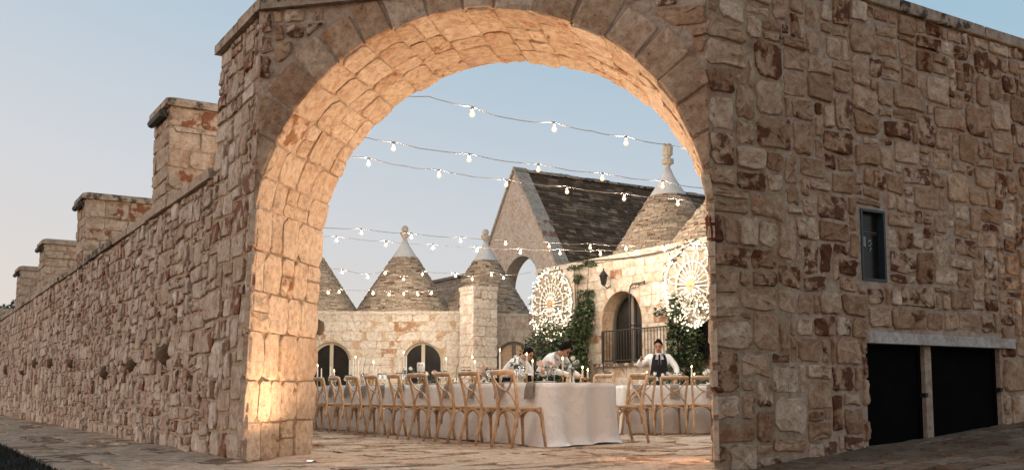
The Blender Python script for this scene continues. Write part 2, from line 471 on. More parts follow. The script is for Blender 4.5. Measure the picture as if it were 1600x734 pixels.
def area(p):
    return 0.5 * sum(p[i][0] * p[(i + 1) % len(p)][1] - p[(i + 1) % len(p)][0] * p[i][1] for i in range(len(p)))

def stone(poly, fmap, proud, rnd, rough=0.008, back=0.04, tone=None, bevel=0.009, chip=False):
    """one dressed stone: side ring, bevel ring, uneven face -> (verts, faces, tone, centre, area)"""
    n = len(poly)
    cu = sum(p[0] for p in poly) / n; cv = sum(p[1] for p in poly) / n
    vs_ = [fmap(u, v, -back) for u, v in poly]
    vs_ += [fmap(u, v, proud - bevel) for u, v in poly]
    sz = math.sqrt(abs(area(poly)))
    k = 1 - min(0.3, rnd.uniform(0.7, 1.5) * bevel * 1.1 / max(sz * 0.5, 0.03))
    tu, tv = rnd.uniform(-0.05, 0.05), rnd.uniform(-0.05, 0.05)
    for u, v in poly:
        du, dv = (u - cu), (v - cv)
        vs_.append(fmap(cu + du * k, cv + dv * k, proud + rnd.uniform(-1, 1) * rough + du * tu + dv * tv))
    big = chip and abs(area(poly)) > 0.02
    if big:
        for u, v in poly:
            kk = k * rnd.uniform(0.45, 0.7)
            vs_.append(fmap(cu + (u - cu) * kk, cv + (v - cv) * kk, proud + rnd.uniform(-1.3, 1.3) * rough + (u - cu) * tu + (v - cv) * tv))
    vs_.append(fmap(cu, cv, proud + rnd.uniform(0, 1) * rough))
    fs = [(i, (i + 1) % n, n + (i + 1) % n, n + i) for i in range(n)]
    fs += [(n + i, n + (i + 1) % n, 2 * n + (i + 1) % n, 2 * n + i) for i in range(n)]
    if big:
        fs += [(2 * n + i, 2 * n + (i + 1) % n, 3 * n + (i + 1) % n, 3 * n + i) for i in range(n)]
        fs += [(3 * n + i, 3 * n + (i + 1) % n, 4 * n) for i in range(n)]
    else: fs += [(2 * n + i, 2 * n + (i + 1) % n, 3 * n) for i in range(n)]
    return (vs_, fs, rnd.random() if tone is None else tone, fmap(cu, cv, proud), abs(area(poly)))

def lay(stones, parent, name, mat, limit=300, stuff_name='smaller_stones'):
    """the stones that show largest become parts of their own, the rest one part"""
    def key(s):
        c = s[3]; d = c - cam.location
        x = c.x / max(c.y, 0.1)
        seen = 1.0 if (c.y > 0 and abs(x) < 0.56 and c.z < HCAM + 0.42 * c.y) else 0.02
        return -s[4] / max(d.length_squared, 1.0) * seen
    stones = sorted(stones, key=key)
    for vs_, fs, t, c, ar in stones[:limit]:
        mb = MB(); mb.smooth = True
        mb.add([v - c for v in vs_], fs, t)
        o = bpy.data.objects.new(name, mb.mesh(name, mat, sharp=22)); o.location = c
        col.objects.link(o)
        add_child(o, parent)
    if len(stones) > limit:
        mb = MB(); mb.smooth = True
        for vs_, fs, t, c, ar in stones[limit:]: mb.add(vs_, fs, t)
        mb.build(stuff_name, mat, parent, kind='stuff').data.set_sharp_from_angle(angle=math.radians(22))

SIZES = [(4, 2, 3), (3, 2, 8), (2, 2, 9), (3, 3, 2), (2, 1, 4), (1, 1, 2), (4, 3, 2), (1, 2, 4), (2, 3, 4), (3, 1, 2)]

# opening profile of the gate: left jamb (leaning), elliptical arch, right jamb
OU = (LEAN * ZS + GW) / 2; RX = (GW - LEAN * ZS) / 2; RZ = APEX - ZS
prof = [(LEAN * z, z) for z in [i * ZS / 20 for i in range(20)]]
na = 90
prof += [(OU - RX * math.cos(math.pi * i / na), ZS + RZ * math.sin(math.pi * i / na)) for i in range(na + 1)]
prof += [(GW, ZS - i * ZS / 20) for i in range(1, 21)]
qs = [0.0]
for i in range(1, len(prof)):
    qs.append(qs[-1] + math.hypot(prof[i][0] - prof[i - 1][0], prof[i][1] - prof[i - 1][1]))
QT = qs[-1]

def opening(q):
    q = min(max(q, 0), QT - 1e-6)
    lo, hi = 0, len(qs) - 1
    while hi - lo > 1:
        m = (lo + hi) // 2
        if qs[m] <= q: lo = m
        else: hi = m
    k = (q - qs[lo]) / (qs[hi] - qs[lo])
    a, b = prof[lo], prof[hi]
    i0, i1 = max(lo - 1, 0), min(hi + 1, len(prof) - 1)
    tx, tz = prof[i1][0] - prof[i0][0], prof[i1][1] - prof[i0][1]
    l = math.hypot(tx, tz)
    return a[0] + (b[0] - a[0]) * k, a[1] + (b[1] - a[1]) * k, tz / l, -tx / l      # point and normal into the opening

def gate_face(u, v, w): return CL + FD * u + Z * v - NIN * w
def soffit_map(q, v, w):
    u, z, nu, nz_ = opening(q)
    return CL + FD * (u + nu * w) + Z * (z + nz_ * w) + NIN * v
LV = Z + FD * LEAN
def left_map(t, z, w): return CL + A * t + LV * z - B * w
def right_map(u, z, w): return CR + B * u + Z * z - A * w

# ---- setting: ground
def slab_quad(mb, pts, z, t, rnd):
    mb.prism([(p[0], p[1]) for p in pts], z - t, z, rnd)

gr = MB()
gr.add([(-600, -60, 0), (600, -60, 0), (600, 900, 0), (-600, 900, 0)], [(0, 1, 2, 3)])
ground = gr.build('ground', M['earth']); tag(ground, kind='structure')

# ---- the gate
gate = empty('stone_gateway', (CL + CR) / 2, 'tall canted stone gateway with a wide round arch and lit soffit', 'gateway')
core = MB()
front, back_ = [], []
for (u, z) in prof:
    front.append(CL + FD * u + Z * z); back_.append(CL + FD * u + Z * z + NIN * THICK)
n = len(prof); vv = []; ff = []
for i in range(n):
    u, z = prof[i]
    vv += [front[i], CL + FD * u + Z * max(ZTOP, z), back_[i], CL + FD * u + Z * max(ZTOP, z) + NIN * THICK]
for i in range(20, 20 + na):
    a, b = 4 * i, 4 * (i + 1)
    ff += [(a, b, b + 1, a + 1), (a + 2, a + 3, b + 3, b + 2), (a, a + 2, b + 2, b), (a + 1, b + 1, b + 3, a + 3)]
core.add(vv, ff)
core.build('arch_core', M['mortar'], gate)
lp = MB()       # solid wedge behind each jamb
CLb, CRb = CL + NIN * THICK, CR + NIN * THICK
def wedge(mb, pts, shift):
    mb.prism([(p.x, p.y) for p in pts], -0.2, ZTOP, 0.5, shift)
e1 = 0.004
wedge(lp, [CL - FD * e1, CLb - FD * e1, CL + A * 1.45 + B * 1.04, CL + A * 1.45], Vector((FD.x * LEAN, FD.y * LEAN, 0)))
lp.build('jamb_core', M['mortar_warm'], gate); lp = MB()
wedge(lp, [CR + FD * e1, CR + B * 0.9, CRb + B * 0.4, CRb + FD * e1], None)
lp.build('jamb_core', M['mortar_warm'], gate)

r1 = random.Random(11)
# courses shared by soffit and voussoirs
bnd = [0.0]
while bnd[-1] < QT:
    q = bnd[-1]
    _, z, _, _ = opening(q)
    bnd.append(q + (r1.uniform(0.30, 0.46) if z < ZS - 0.05 else r1.uniform(0.27, 0.37)))
bnd[-1] = QT
sof = []
for i in range(len(bnd) - 1):
    q0, q1 = bnd[i], bnd[i + 1]
    if q1 - q0 < 0.1: continue
    cuts = [0.0]
    while cuts[-1] < THICK - 0.22: cuts.append(cuts[-1] + r1.uniform(0.22, 0.45))
    cuts[-1] = THICK
    if len(cuts) > 2 and cuts[-1] - cuts[-2] < 0.15: cuts.pop(-2)
    for k in range(len(cuts) - 1):
        if r1.random() < 0.2 and q1 - q0 > 0.28:
            m_ = q0 + (q1 - q0) * r1.uniform(0.4, 0.6); parts_ = [(q0, m_), (m_, q1)]
        else: parts_ = [(q0, q1)]
        for (p0, p1) in parts_:
            endx = r1.uniform(-0.05, 0.045) if k == len(cuts) - 2 else 0.0
            pl = rect_poly((p0, p1, cuts[k], cuts[k + 1] + endx), 0.012, r1, warp=0.006, seed=3)
            if k == 0: pl = [(a, -0.012 if b < 0.03 else b) for a, b in pl]
            sof.append(stone(pl, soffit_map, 0.014 + r1.uniform(-0.006, 0.008), r1, rough=0.008, bevel=0.007, chip=True))
lay(sof, gate, 'soffit_stone', M['soffit'], 300, 'smaller_soffit_stones')
# voussoirs on the face
vou = []
QA0, QA1 = qs[20], qs[20 + na]
VL = 0.40
for i in range(len(bnd) - 1):
    q0, q1 = bnd[i], bnd[i + 1]
    if q0 < QA0 - 0.28 or q1 > QA1 + 0.28: continue
    j = r1.uniform(0.007, 0.014)
    ln = VL * r1.uniform(0.80, 0.99)
    pl = []
    for (q, t) in ((q0 + j, 0.0), (q1 - j, 0.0), (q1 - j * 1.5, ln * 0.5), (q1 - j * 2.2, ln * 0.93), (q1 - 0.035, ln), ((q0 + q1) / 2, ln * r1.uniform(0.97, 1.05)), (q0 + 0.035, ln), (q0 + j * 2.2, ln * 0.93), (q0 + j * 1.5, ln * 0.5)):
        u, z, nu, nz_ = opening(q)
        t += r1.uniform(-0.006, 0.006) if t else 0.0
        u, z = u - nu * t, z - nz_ * t
        u = min(max(u, LEAN * z - 0.008), GW + 0.008); z = min(z, ZTOP - 0.02)
        pl.append((u, z))
    if area(pl) < 0: pl.reverse()
    tn = r1.random()
    while (tn * 17.31) % 1 > 0.69: tn = r1.random()
    if abs(area(pl)) > 0.01: vou.append(stone(pl, gate_face, 0.02 + r1.uniform(-0.006, 0.012), r1, rough=0.008, chip=True, tone=tn))
lay(vou, gate, 'voussoir', M['rubble'])
# spandrels
def outside(u, z, ln):
    """push a point of the face out of the voussoir ring"""
    if z < ZS: z2 = ZS
    else: z2 = z
    ex, ez = (u - OU), (z2 - ZS)
    a, b = RX + ln, RZ + ln
    k = math.hypot(ex / a, ez / b)
    if k >= 1: return u, z, False
    return OU + ex / max(k, 1e-3), ZS + ez / max(k, 1e-3), True
spd = []
for r in pack(-0.0, GW, ZS - 0.3, ZTOP, (0.105, 0.09), SIZES, r1):
    pl0 = rect_poly(r, 0.034, r1, warp=0.014, seed=5)
    pl = []
    for u, v in pl0:
        u2, v2, _ = outside(u, v, VL + 0.01)
        lo_, hi_ = LEAN * v2, GW
        u2 = min(max(u2, lo_), hi_)
        pl.append((u2, min(v2, ZTOP - 0.01)))
    pl = [((u - 0.012) if u < LEAN * v + 0.02 else (u + 0.012) if u > GW - 0.02 else u, v) for u, v in pl]
    us_ = [p[0] for p in pl]; vs2 = [p[1] for p in pl]
    if max(us_) - min(us_) < (r[1] - r[0]) * 1.4 + 0.05 and max(vs2) - min(vs2) < (r[3] - r[2]) * 1.4 + 0.05 and area(pl) > 0.2 * area(pl0) and area(pl) > 0.004 and min(max(us_) - min(us_), max(vs2) - min(vs2)) > 0.06:
        spd.append(stone(pl, gate_face, 0.02 + r1.uniform(-0.008, 0.012), r1, rough=0.010, chip=True))
lay(spd, gate, 'stone', M['rubble'])

def coping(parent, pts, z0, h, out, depth, rnd, name='coping_stone', lean=None, piece=(0.5, 1.0), mat='coping'):
    """row of coping stones along a straight edge; out = outward direction"""
    a, b = pts
    d = (b - a); L = d.length; d.normalize()
    s = 0.0
    while s < L - 0.01:
        e = min(L, s + rnd.uniform(*piece))
        if L - e < 0.2: e = L
        g = 0.006
        o0 = rnd.uniform(0.045, 0.075); hh = h * rnd.uniform(0.94, 1.06); zz = z0 + rnd.uniform(-0.004, 0.004)
        q = [a + d * (s + g), a + d * (e - g)]
        plan = [q[0] + out * o0, q[1] + out * o0, q[1] - out * depth, q[0] - out * depth]
        c = sum(plan, Vector()) / 4 + Z * zz
        mb = MB()
        bev = 0.015
        lo = [Vector((p.x, p.y, zz)) for p in plan]
        mid = [Vector((p.x, p.y, zz + hh - bev)) + Vector((rnd.uniform(-1, 1), rnd.uniform(-1, 1), rnd.uniform(-1, 1))) * 0.004 for p in plan]
        cc = sum(plan, Vector()) / 4
        top = [Vector((p.x + (cc.x - p.x) * 0.04, p.y + (cc.y - p.y) * 0.04, zz + hh + rnd.uniform(-0.004, 0.004))) for p in plan]
        vs_ = lo + mid + top
        fs = [(3, 2, 1, 0), (8, 9, 10, 11)] + [(i, (i + 1) % 4, 4 + (i + 1) % 4, 4 + i) for i in range(4)] + [(4 + i, 4 + (i + 1) % 4, 8 + (i + 1) % 4, 8 + i) for i in range(4)]
        if (plan[1] - plan[0]).cross(plan[2] - plan[1]).z < 0: fs = [tuple(reversed(f)) for f in fs]
        mb.add([v - c for v in vs_], fs, rnd.random())
        ob = bpy.data.objects.new(name, mb.mesh(name, M[mat])); ob.location = c
        col.objects.link(ob); add_child(ob, parent)
        s = e
lt = FD * (LEAN * ZTOP)
coping(gate, (CL + lt - FD * 0.02, CR + FD * 0.02), ZTOP, 0.12, -NIN, THICK + 0.05, r1)
# left return of the gate, up to its full height
ret = []
for r in pack(0.0, 1.46, 0.0, ZTOP, (0.13, 0.1), SIZES, r1):
    pl = rect_poly(r, 0.03, r1, warp=0.012, seed=15)
    pl = [(a - 0.014 if a < 0.03 else a, b) for a, b in pl]
    ret.append(stone(pl, left_map, 0.02 + r1.uniform(-0.008, 0.012), r1))
lay(ret, gate, 'return_stone', M['rubble_left'])
coping(gate, (CL + lt + A * 1.50, CL + lt - A * 0.03), ZTOP + 0.001, 0.12, -B, 0.80, r1)

# ---- wall with the hatch, right of the gate
RW = empty('stone_wall', CR, 'high rubble stone wall with black hatch doors and a meter niche', 'stone wall')
RL = 7.5
RZT = 4.37
ux0, uz1 = on_wall(1343, 325, CR, B); ux1, uz0 = on_wall(1385, 441, CR, B)
hx0, hz1 = on_wall(1352, 536, CR, B); hx1, _ = on_wall(1561, 540, CR, B)
hz1 -= 0.0
mid0, _ = on_wall(1447, 600, CR, B); mid1, _ = on_wall(1457, 600, CR, B)
RAMP0 = 0.35; RAMPS = 0.085
def ramp_h(u): return RAMPS * max(0.0, u - RAMP0)
mb = MB()
def wall_rects(holes, u0, u1, z0, z1):
    us_ = sorted(set([u0, u1] + [h[0] for h in holes] + [h[1] for h in holes])); zs_ = sorted(set([z0, z1] + [h[2] for h in holes] + [h[3] for h in holes]))
    for i in range(len(us_) - 1):
        for j in range(len(zs_) - 1):
            cu, cz = (us_[i] + us_[i + 1]) / 2, (zs_[j] + zs_[j + 1]) / 2
            if any(h[0] < cu < h[1] and h[2] < cz < h[3] for h in holes): continue
            yield us_[i], us_[i + 1], zs_[j], zs_[j + 1]
holes = [(ux0, ux1, uz0, uz1), (hx0, hx1, -0.3, hz1)]
def slab_wall(mb, fmap, holes, u0, u1, z0, z1, th, mitre=0.0):
    """a wall core with real openings: front sheet, back sheet, reveals and ends"""
    for a, b, c, d in wall_rects(holes, u0, u1, z0, z1):
        mb.add([fmap(a, c, 0), fmap(b, c, 0), fmap(b, d, 0), fmap(a, d, 0)], [(0, 1, 2, 3)])
    mb.add([fmap(u0 + mitre, z0, -th), fmap(u1, z0, -th), fmap(u1, z1, -th), fmap(u0 + mitre, z1, -th)], [(3, 2, 1, 0)])
    for h in holes:
        c4 = [(h[0], h[2]), (h[1], h[2]), (h[1], h[3]), (h[0], h[3])]
        for i in range(4):
            p, q = c4[i], c4[(i + 1) % 4]
            mb.add([fmap(p[0], p[1], 0), fmap(q[0], q[1], 0), fmap(q[0], q[1], -th), fmap(p[0], p[1], -th)], [(0, 1, 2, 3)])
    c4 = [(u0, z0), (u1, z0), (u1, z1), (u0, z1)]
    for i in range(4):
        p, q = c4[i], c4[(i + 1) % 4]
        pm_, qm_ = (mitre if p[0] == u0 else 0), (mitre if q[0] == u0 else 0)
        mb.add([fmap(p[0], p[1], 0), fmap(p[0] + pm_, p[1], -th), fmap(q[0] + qm_, q[1], -th), fmap(q[0], q[1], 0)], [(0, 1, 2, 3)])
slab_wall(mb, right_map, holes, 0.002, RL, -0.3, RZT, 0.6, 0.62)
mb.build('wall_core', M['mortar'], RW)
r2 = random.Random(23)
def ok_r(u, z):
    for h in ((ux0 - 0.02, ux1 + 0.02, uz0 - 0.03, uz1 + 0.03), (hx0 - 0.01, hx1 + 0.02, -1, hz1 + 0.12)):
        if h[0] < u < h[1] and h[2] < z < h[3]: return False
    return True
def clamp_hole(pl, hs):
    out = []
    for u, v in pl:
        for h in hs:
            if h[0] < u < h[1] and h[2] < v < h[3]:
                d = [(u - h[0], 0), (h[1] - u, 1), (v - h[2], 2), (h[3] - v, 3)]
                k = min(d)[1]
                if k == 0: u = h[0]
                elif k == 1: u = h[1]
                elif k == 2: v = h[2]
                else: v = h[3]
        out.append((u, v))
    return out
hh = [(ux0 - 0.01, ux1 + 0.015, uz0 - 0.01, uz1 + 0.01), (hx0 - 0.005, hx1 + 0.005, -1, hz1 + 0.115)]
rs = []
for r in pack(0.0, RL, -0.15, RZT, (0.118, 0.098), SIZES, r2, ok_r):
    pl = clamp_hole(rect_poly(r, 0.034, r2, warp=0.018, seed=21), hh)
    pl = [(u - 0.012 if u < 0.03 else u, v) for u, v in pl]
    if area(pl) > 0.004: rs.append(stone(pl, right_map, 0.022 + r2.uniform(-0.01, 0.014), r2, rough=0.011, chip=True))
lay(rs, RW, 'stone', M['rubble'])
coping(RW, (CR - B * 0.03, CR + B * RL), RZT, 0.12, -A, 0.66, r2, piece=(0.9, 1.5))
# meter niche
nic = MB()
th = 0.024
for a, b, c, d in ((ux0, ux0 + th, uz0, uz1), (ux1 - th, ux1, uz0, uz1), (ux0 + th, ux1 - th, uz1 - th, uz1), (ux0 + th, ux1 - th, uz0, uz0 + th)):
    vs_ = [right_map(u, z, w) for w in (-0.10, 0.012) for u, z in ((a, c), (b, c), (b, d), (a, d))]
    nic.add(vs_, [(4, 5, 6, 7), (0, 1, 5, 4), (1, 2, 6, 5), (2, 3, 7, 6), (3, 0, 4, 7)])
nf = nic.build('niche_frame', M['blue_frame'], RW)
q = MB(); q.add([right_map(u, z, -0.06) for u, z in ((ux0, uz0), (ux1, uz0), (ux1, uz1), (ux0, uz1))], [(0, 1, 2, 3)]); q.build('niche_glass', M['dark_pane'], nf)
def wall_card(mat, name, parent, fx0, fx1, fz0, fz1, w=-0.052):
    W_, H_ = ux1 - ux0, uz1 - uz0
    m_ = MB(); m_.add([right_map(ux0 + W_ * u, uz0 + H_ * z, w) for u, z in ((fx0, fz0), (fx1, fz0), (fx1, fz1), (fx0, fz1))], [(0, 1, 2, 3)])
    m_.build(name, mat, parent)
wall_card(M['paper'], 'sticker', nf, 0.22, 0.40, 0.49, 0.63)
for k, (dx, dz, w_) in enumerate([(0.47, 0.55, 0.05), (0.52, 0.57, 0.10), (0.58, 0.53, 0.06), (0.50, 0.50, 0.10), (0.56, 0.46, 0.06), (0.53, 0.43, 0.05)]):
    wall_card(M['paper'], 'scribble', nf, dx, dx + w_, dz, dz + 0.022)
for a in ((0.10, 0.13, 0.06, 0.15), (0.21, 0.24, 0.06, 0.15), (0.13, 0.21, 0.06, 0.075), (0.13, 0.21, 0.135, 0.15)): wall_card(M['paper'], 'label_mark', nf, *a)
wall_card(M['dark_frame'], 'shelf_bar', nf, 0.08, 0.85, 0.69, 0.705); wall_card(M['dark_frame'], 'shelf_bar', nf, 0.08, 0.85, 0.665, 0.672)
# hatch: two steel doors, stone post, lintel shelf
def hatch_door(u0, u1, name):
    d_ = MB()
    lo = ramp_h(u0) - 0.2
    vs_ = [right_map(u, z, w) for w in (-0.12, -0.07) for u, z in ((u0, lo), (u1, lo), (u1, hz1), (u0, hz1))]
    d_.add(vs_, [(4, 5, 6, 7), (0, 1, 5, 4), (1, 2, 6, 5), (2, 3, 7, 6), (3, 0, 4, 7)])
    do = d_.build(name, M['door'], RW)
    f_ = MB()
    for a, b, c, d in ((u0, u0 + 0.04, lo, hz1), (u1 - 0.04, u1, lo, hz1), (u0 + 0.04, u1 - 0.04, hz1 - 0.04, hz1)):
        vs_ = [right_map(u, z, w) for w in (-0.08, -0.05) for u, z in ((a, c), (b, c), (b, d), (a, d))]
        f_.add(vs_, [(4, 5, 6, 7), (0, 1, 5, 4), (1, 2, 6, 5), (2, 3, 7, 6), (3, 0, 4, 7)])
    f_.build('door_frame', M['door'], do)
    l_ = MB(); zc = ramp_h(u1) + (hz1 - ramp_h(u1)) * 0.47
    vs_ = [right_map(u, z, w) for w in (-0.06, 0.01) for u, z in ((u1 - 0.03, zc - 0.02), (u1 + 0.015, zc - 0.02), (u1 + 0.015, zc + 0.02), (u1 - 0.03, zc + 0.02))]
    l_.add(vs_, [(4, 5, 6, 7), (0, 1, 5, 4), (1, 2, 6, 5), (2, 3, 7, 6), (3, 0, 4, 7)]); l_.build('latch', M['iron'], do)
hatch_door(hx0, mid0, 'hatch_door'); hatch_door(mid1, hx1, 'hatch_door')
m_ = MB(); m_.add([right_map(u, z, w) for w in (-0.10, -0.005) for u, z in ((mid0, -0.1), (mid1, -0.1), (mid1, hz1), (mid0, hz1))], [(4, 5, 6, 7), (0, 1, 5, 4), (1, 2, 6, 5), (2, 3, 7, 6), (3, 0, 4, 7)], 0.6)
m_.build('post', M['coping'], RW)
m_ = MB(); e0, e1_ = hx0 - 0.03, hx1 + 0.17
m_.add([right_map(u, z, w) for w in (-0.14, 0.075) for u, z in ((e0, hz1 + 0.002), (e1_, hz1 + 0.002), (e1_, hz1 + 0.10), (e0, hz1 + 0.105))], [(4, 5, 6, 7), (0, 1, 5, 4), (1, 2, 6, 5), (2, 3, 7, 6), (3, 0, 4, 7), (3, 2, 1, 0)], 0.9)
lint = m_.build('lintel_shelf', M['ledge'], RW)

# ---- long boundary wall, left of the gate
LW = empty('boundary_wall', CL + A * 14, 'long rubble boundary wall with coping and a row of square piers', 'stone wall')
LL, LZT = 36.0, 2.89
mb = MB()
pl_ = [CL + A * 1.44, CL + A * 1.44 + B * 0.6, CL + A * LL + B * 0.6, CL + A * LL]
mb.prism([(p.x, p.y) for p in reversed(pl_)], -0.2, LZT, 0.5, FD * LEAN)
mb.build('wall_core', M['mortar'], LW)
r3 = random.Random(37)
bosses = [(258, 553, 0.20, 0.26), (208, 569, 0.15, 0.14), (166, 582, 0.22, 0.2), (113, 568, 0.2, 0.14), (80, 567, 0.22, 0.2), (56, 567, 0.24, 0.2), (36, 582, 0.16, 0.1), (10, 577, 0.3, 0.24)]
ls = []
for r in pack(1.46, 14.0, 0.0, LZT, (0.105, 0.09), SIZES, r3) + pack(14.0, LL, 0.0, LZT, (0.17, 0.12), SIZES, r3):
    pl = rect_poly(r, 0.03, r3, warp=0.02, seed=33, mids=r[0] < 14)
    ls.append(stone(pl, left_map, 0.022 + r3.uniform(-0.012, 0.02), r3, rough=0.012))
lay(ls, LW, 'stone', M['rubble_left'])
coping(LW, (CL + lt * (LZT / ZTOP) + A * LL, CL + lt * (LZT / ZTOP) + A * 1.47), LZT, 0.11, -B, 0.5, r3, piece=(0.9, 1.4))
for (px, py, w_, h_) in bosses:
    u, z = on_wall(px, py, CL, A); z = max(0.5, z)
    ub = MB(); ub.smooth = True
    k = 8; d = 0.10; w_ *= 1.1; h_ *= 1.1
    s0 = stone([(u + w_ * 0.5 * math.cos(2 * math.pi * i / k) * r3.uniform(0.8, 1.15), z + h_ * 0.5 * math.sin(2 * math.pi * i / k) * r3.uniform(0.85, 1.15)) for i in range(k)], left_map, d, r3, rough=0.02, back=0.02, bevel=0.05)
    ub.add(s0[0], s0[1], 0.0)
    bo = ub.build('projecting_stone', M['cobble'], LW)
    hb = MB(); c0 = left_map(u, z, d - 0.01); hb.ball(c0, 0.04, 8, 5, sq=(0.6, 0.6, 1)); hb.build('hole', M['iron'], bo)
# piers
def pier(parent, c0, w, dpt, z0, z1, rnd, mat='rubble_left', cap=True, course=(0.16, 0.3), rough=0.01):
    """square pier: c0 = near outer corner; w along A, dpt along B"""
    pr = MB(); e = 0.004
    q = [c0, c0 + B * dpt, c0 + B * dpt + A * w, c0 + A * w]
    pr.prism([(p.x, p.y) for p in q], z0, z1)
    po = pr.build('pier', M['mortar_warm'], parent)
    st = []
    for (o, d, nn, L) in ((c0, B, -A, dpt), (c0 + A * w, -A, -B, w)):
        z = z0
        while z < z1 - 0.05:
            h = rnd.uniform(*course)
            if z1 - z - h < 0.1: h = z1 - z
            u = 0.0
            while u < L - 0.01:
                l = rnd.uniform(0.2, 0.5)
                if L - u - l < 0.14: l = L - u
                pl = rect_poly((u, u + l, z, z + h), 0.014, rnd, warp=0.004, seed=41)
                pl = [(a - 0.016 if a < 0.015 else a + 0.016 if a > L - 0.015 else a, b) for a, b in pl]
                st.append(stone(pl, lambda a, b, c, o=o, d=d, nn=nn: o + d * a + Z * b + nn * c, 0.016 + rnd.uniform(-0.006, 0.006), rnd, rough=rough, bevel=0.008))
                u += l
            z += h
    lay(st, po, 'pier_stone', M[mat])
    if cap:
        cp = MB()
        o_ = 0.07
        q2 = [c0 - A * o_ - B * o_, c0 + B * (dpt + o_) - A * o_, c0 + B * (dpt + o_) + A * (w + o_), c0 - B * o_ + A * (w + o_)]
        q3 = [c0 + B * 0.03 + A * 0.03, c0 + B * (dpt - 0.03) + A * 0.03, c0 + B * (dpt - 0.03) + A * (w - 0.03), c0 + B * 0.03 + A * (w - 0.03)]
        vs_ = [Vector((p.x, p.y, z1 + 0.002)) for p in q2] + [Vector((p.x, p.y, z1 + 0.085)) for p in q2] + [Vector((p.x, p.y, z1 + 0.13)) for p in q3]
        cp.add(vs_, [(3, 2, 1, 0), (8, 9, 10, 11)] + [(i, (i + 1) % 4, 4 + (i + 1) % 4, 4 + i) for i in range(4)] + [(4 + i, 4 + (i + 1) % 4, 8 + (i + 1) % 4, 8 + i) for i in range(4)], rnd.random())
        cp.build('cap', M['coping'], po)
    return po
PT = [3.72, 10.2, 15.9, 20.9]; PZ = [4.24, 4.15, 4.06, 3.98]
for i, t in enumerate(PT):
    c0 = CL + A * t + lt * (LZT / ZTOP)
    po = pier(LW, c0 + B * 0.02, 0.85, 1.15, LZT - 0.15, PZ[i], r3, 'pier')
    fl = MB()     # floodlight bar under the cap, on the outer face
    q0 = c0 - B * 0.06 + A * 0.05 + Z * (PZ[i] - 0.08); q1 = c0 - B * 0.06 + A * 0.72 + Z * (PZ[i] - 0.08)
    fl.tube([q0, q1], 0.055, 8); fl.tube([q0 + A * 0.1 + Z * 0.0, q0 + A * 0.1 + B * 0.1], 0.015, 5); fl.tube([q1 - A * 0.1, q1 - A * 0.1 + B * 0.1], 0.015, 5)
    fo = fl.build('floodlight', M['iron'], None)
    tag(fo, ['black tubular floodlight fixed under the cap of the first pier beside the gateway', 'black tubular floodlight under the cap of the second pier from the gateway', 'black tubular floodlight under the cap of the third pier from the gateway', 'black tubular floodlight under the cap of the farthest tall pier'][i], 'floodlight', 'floodlights on the wall piers')
    if i < 3:
        a = c0 - A * 0.02 + B * 0.1 + Z * (PZ[i] - 0.32); b = c0 - A * 0.02 + B * 1.0 + Z * (PZ[i] - 0.34)
        cb = MB(); cb.tube([q0 - A * 0.02, a - A * 0.0, (a + b) / 2 + Z * 0.015, b], 0.006, 5); cb.build('cable', M['cable'], fo)
pier(LW, CL + A * 26.0 + lt * 0.6, 1.2, 1.8, LZT - 0.15, 3.32, r3, 'pier', cap=False)

# ------------------------------------------------------------------ paving
r4 = random.Random(51)
def paving(name, origin, U, V, L, Wd, cell, mat, parent_name, zf=None, thick=0.05, limit=300, ok=None, top=0.012):
    """slabs in rows over one sheet"""
    o = bpy.data.objects.new(parent_name, None); col.objects.link(o); o.location = origin; tag(o, kind='structure')
    zf = zf or (lambda u, v: 0.0)
    def fm(u, v, w): return origin + U * u + V * v + Z * (zf(u, v) + w)
    st = []
    v = 0.0
    while v < Wd:
        h = r4.uniform(*cell[1]); u = -r4.uniform(0, cell[0][0])
        while u < L:
            l = r4.uniform(*cell[0])
            cu, cv = u + l / 2, v + h / 2
            if ok is None or ok(origin + U * cu + V * cv):
                pl = rect_poly((u, u + l, v, v + h), 0.012, r4, warp=0.003, seed=61, mids=True)
                st.append(stone(pl, fm, top + r4.uniform(-0.004, 0.004), r4, rough=0.002, back=0.03, bevel=0.004))
            u += l
        v += h
    lay(st, o, name, M[mat], limit, 'far_slabs')
    return o
# courtyard floor, rows running with the hatch wall
paving('paving_slab', CL - B * 1.0 - A * 3.2, B, A, 22.0, 27.0, ((0.4, 0.95), (0.3, 0.5)), 'paving', 'courtyard_paving',
       ok=lambda p: (p - CL).dot(NIN) > -0.9 and (p - CL).dot(-B) < -0.7 * max(0, (p - CL).dot(A)) + 30 and p.y < 33 and not ((p - CR).dot(B) > 0.2 and (p - CR).dot(A) < 0.5) and not ((p - CL).dot(A) > 0.1 and (p - CL).dot(B) < 0.3))
# raised walk along the boundary wall
paving('walk_slab', CL - A * 1.2 - B * 0.02, A, -B, 30.0, 1.25, ((0.5, 1.1), (0.28, 0.42)), 'walk', 'walk', thick=0.05, top=0.04)
# ramp of rough setts under the hatch wall
rp = MB(); 
nu_ = 12
vs_ = []; fs_ = []
for i in range(nu_ + 1):
    u = -0.4 + i * 0.9
    for v in (0.0, 7.0): vs_.append(CR + B * u - A * v + Z * (ramp_h(u) + 0.006))
for i in range(nu_): fs_.append((2 * i, 2 * i + 1, 2 * i + 3, 2 * i + 2))
rp.add(vs_, fs_); ro = rp.build('ramp', M['earth']); tag(ro, kind='structure')
paving('sett', CR - B * 1.2, B, -A, 10.0, 3.4, ((0.2, 0.5), (0.16, 0.3)), 'cobble', 'ramp_setts', zf=lambda u, v: ramp_h(u - 1.2), limit=300, top=0.022)
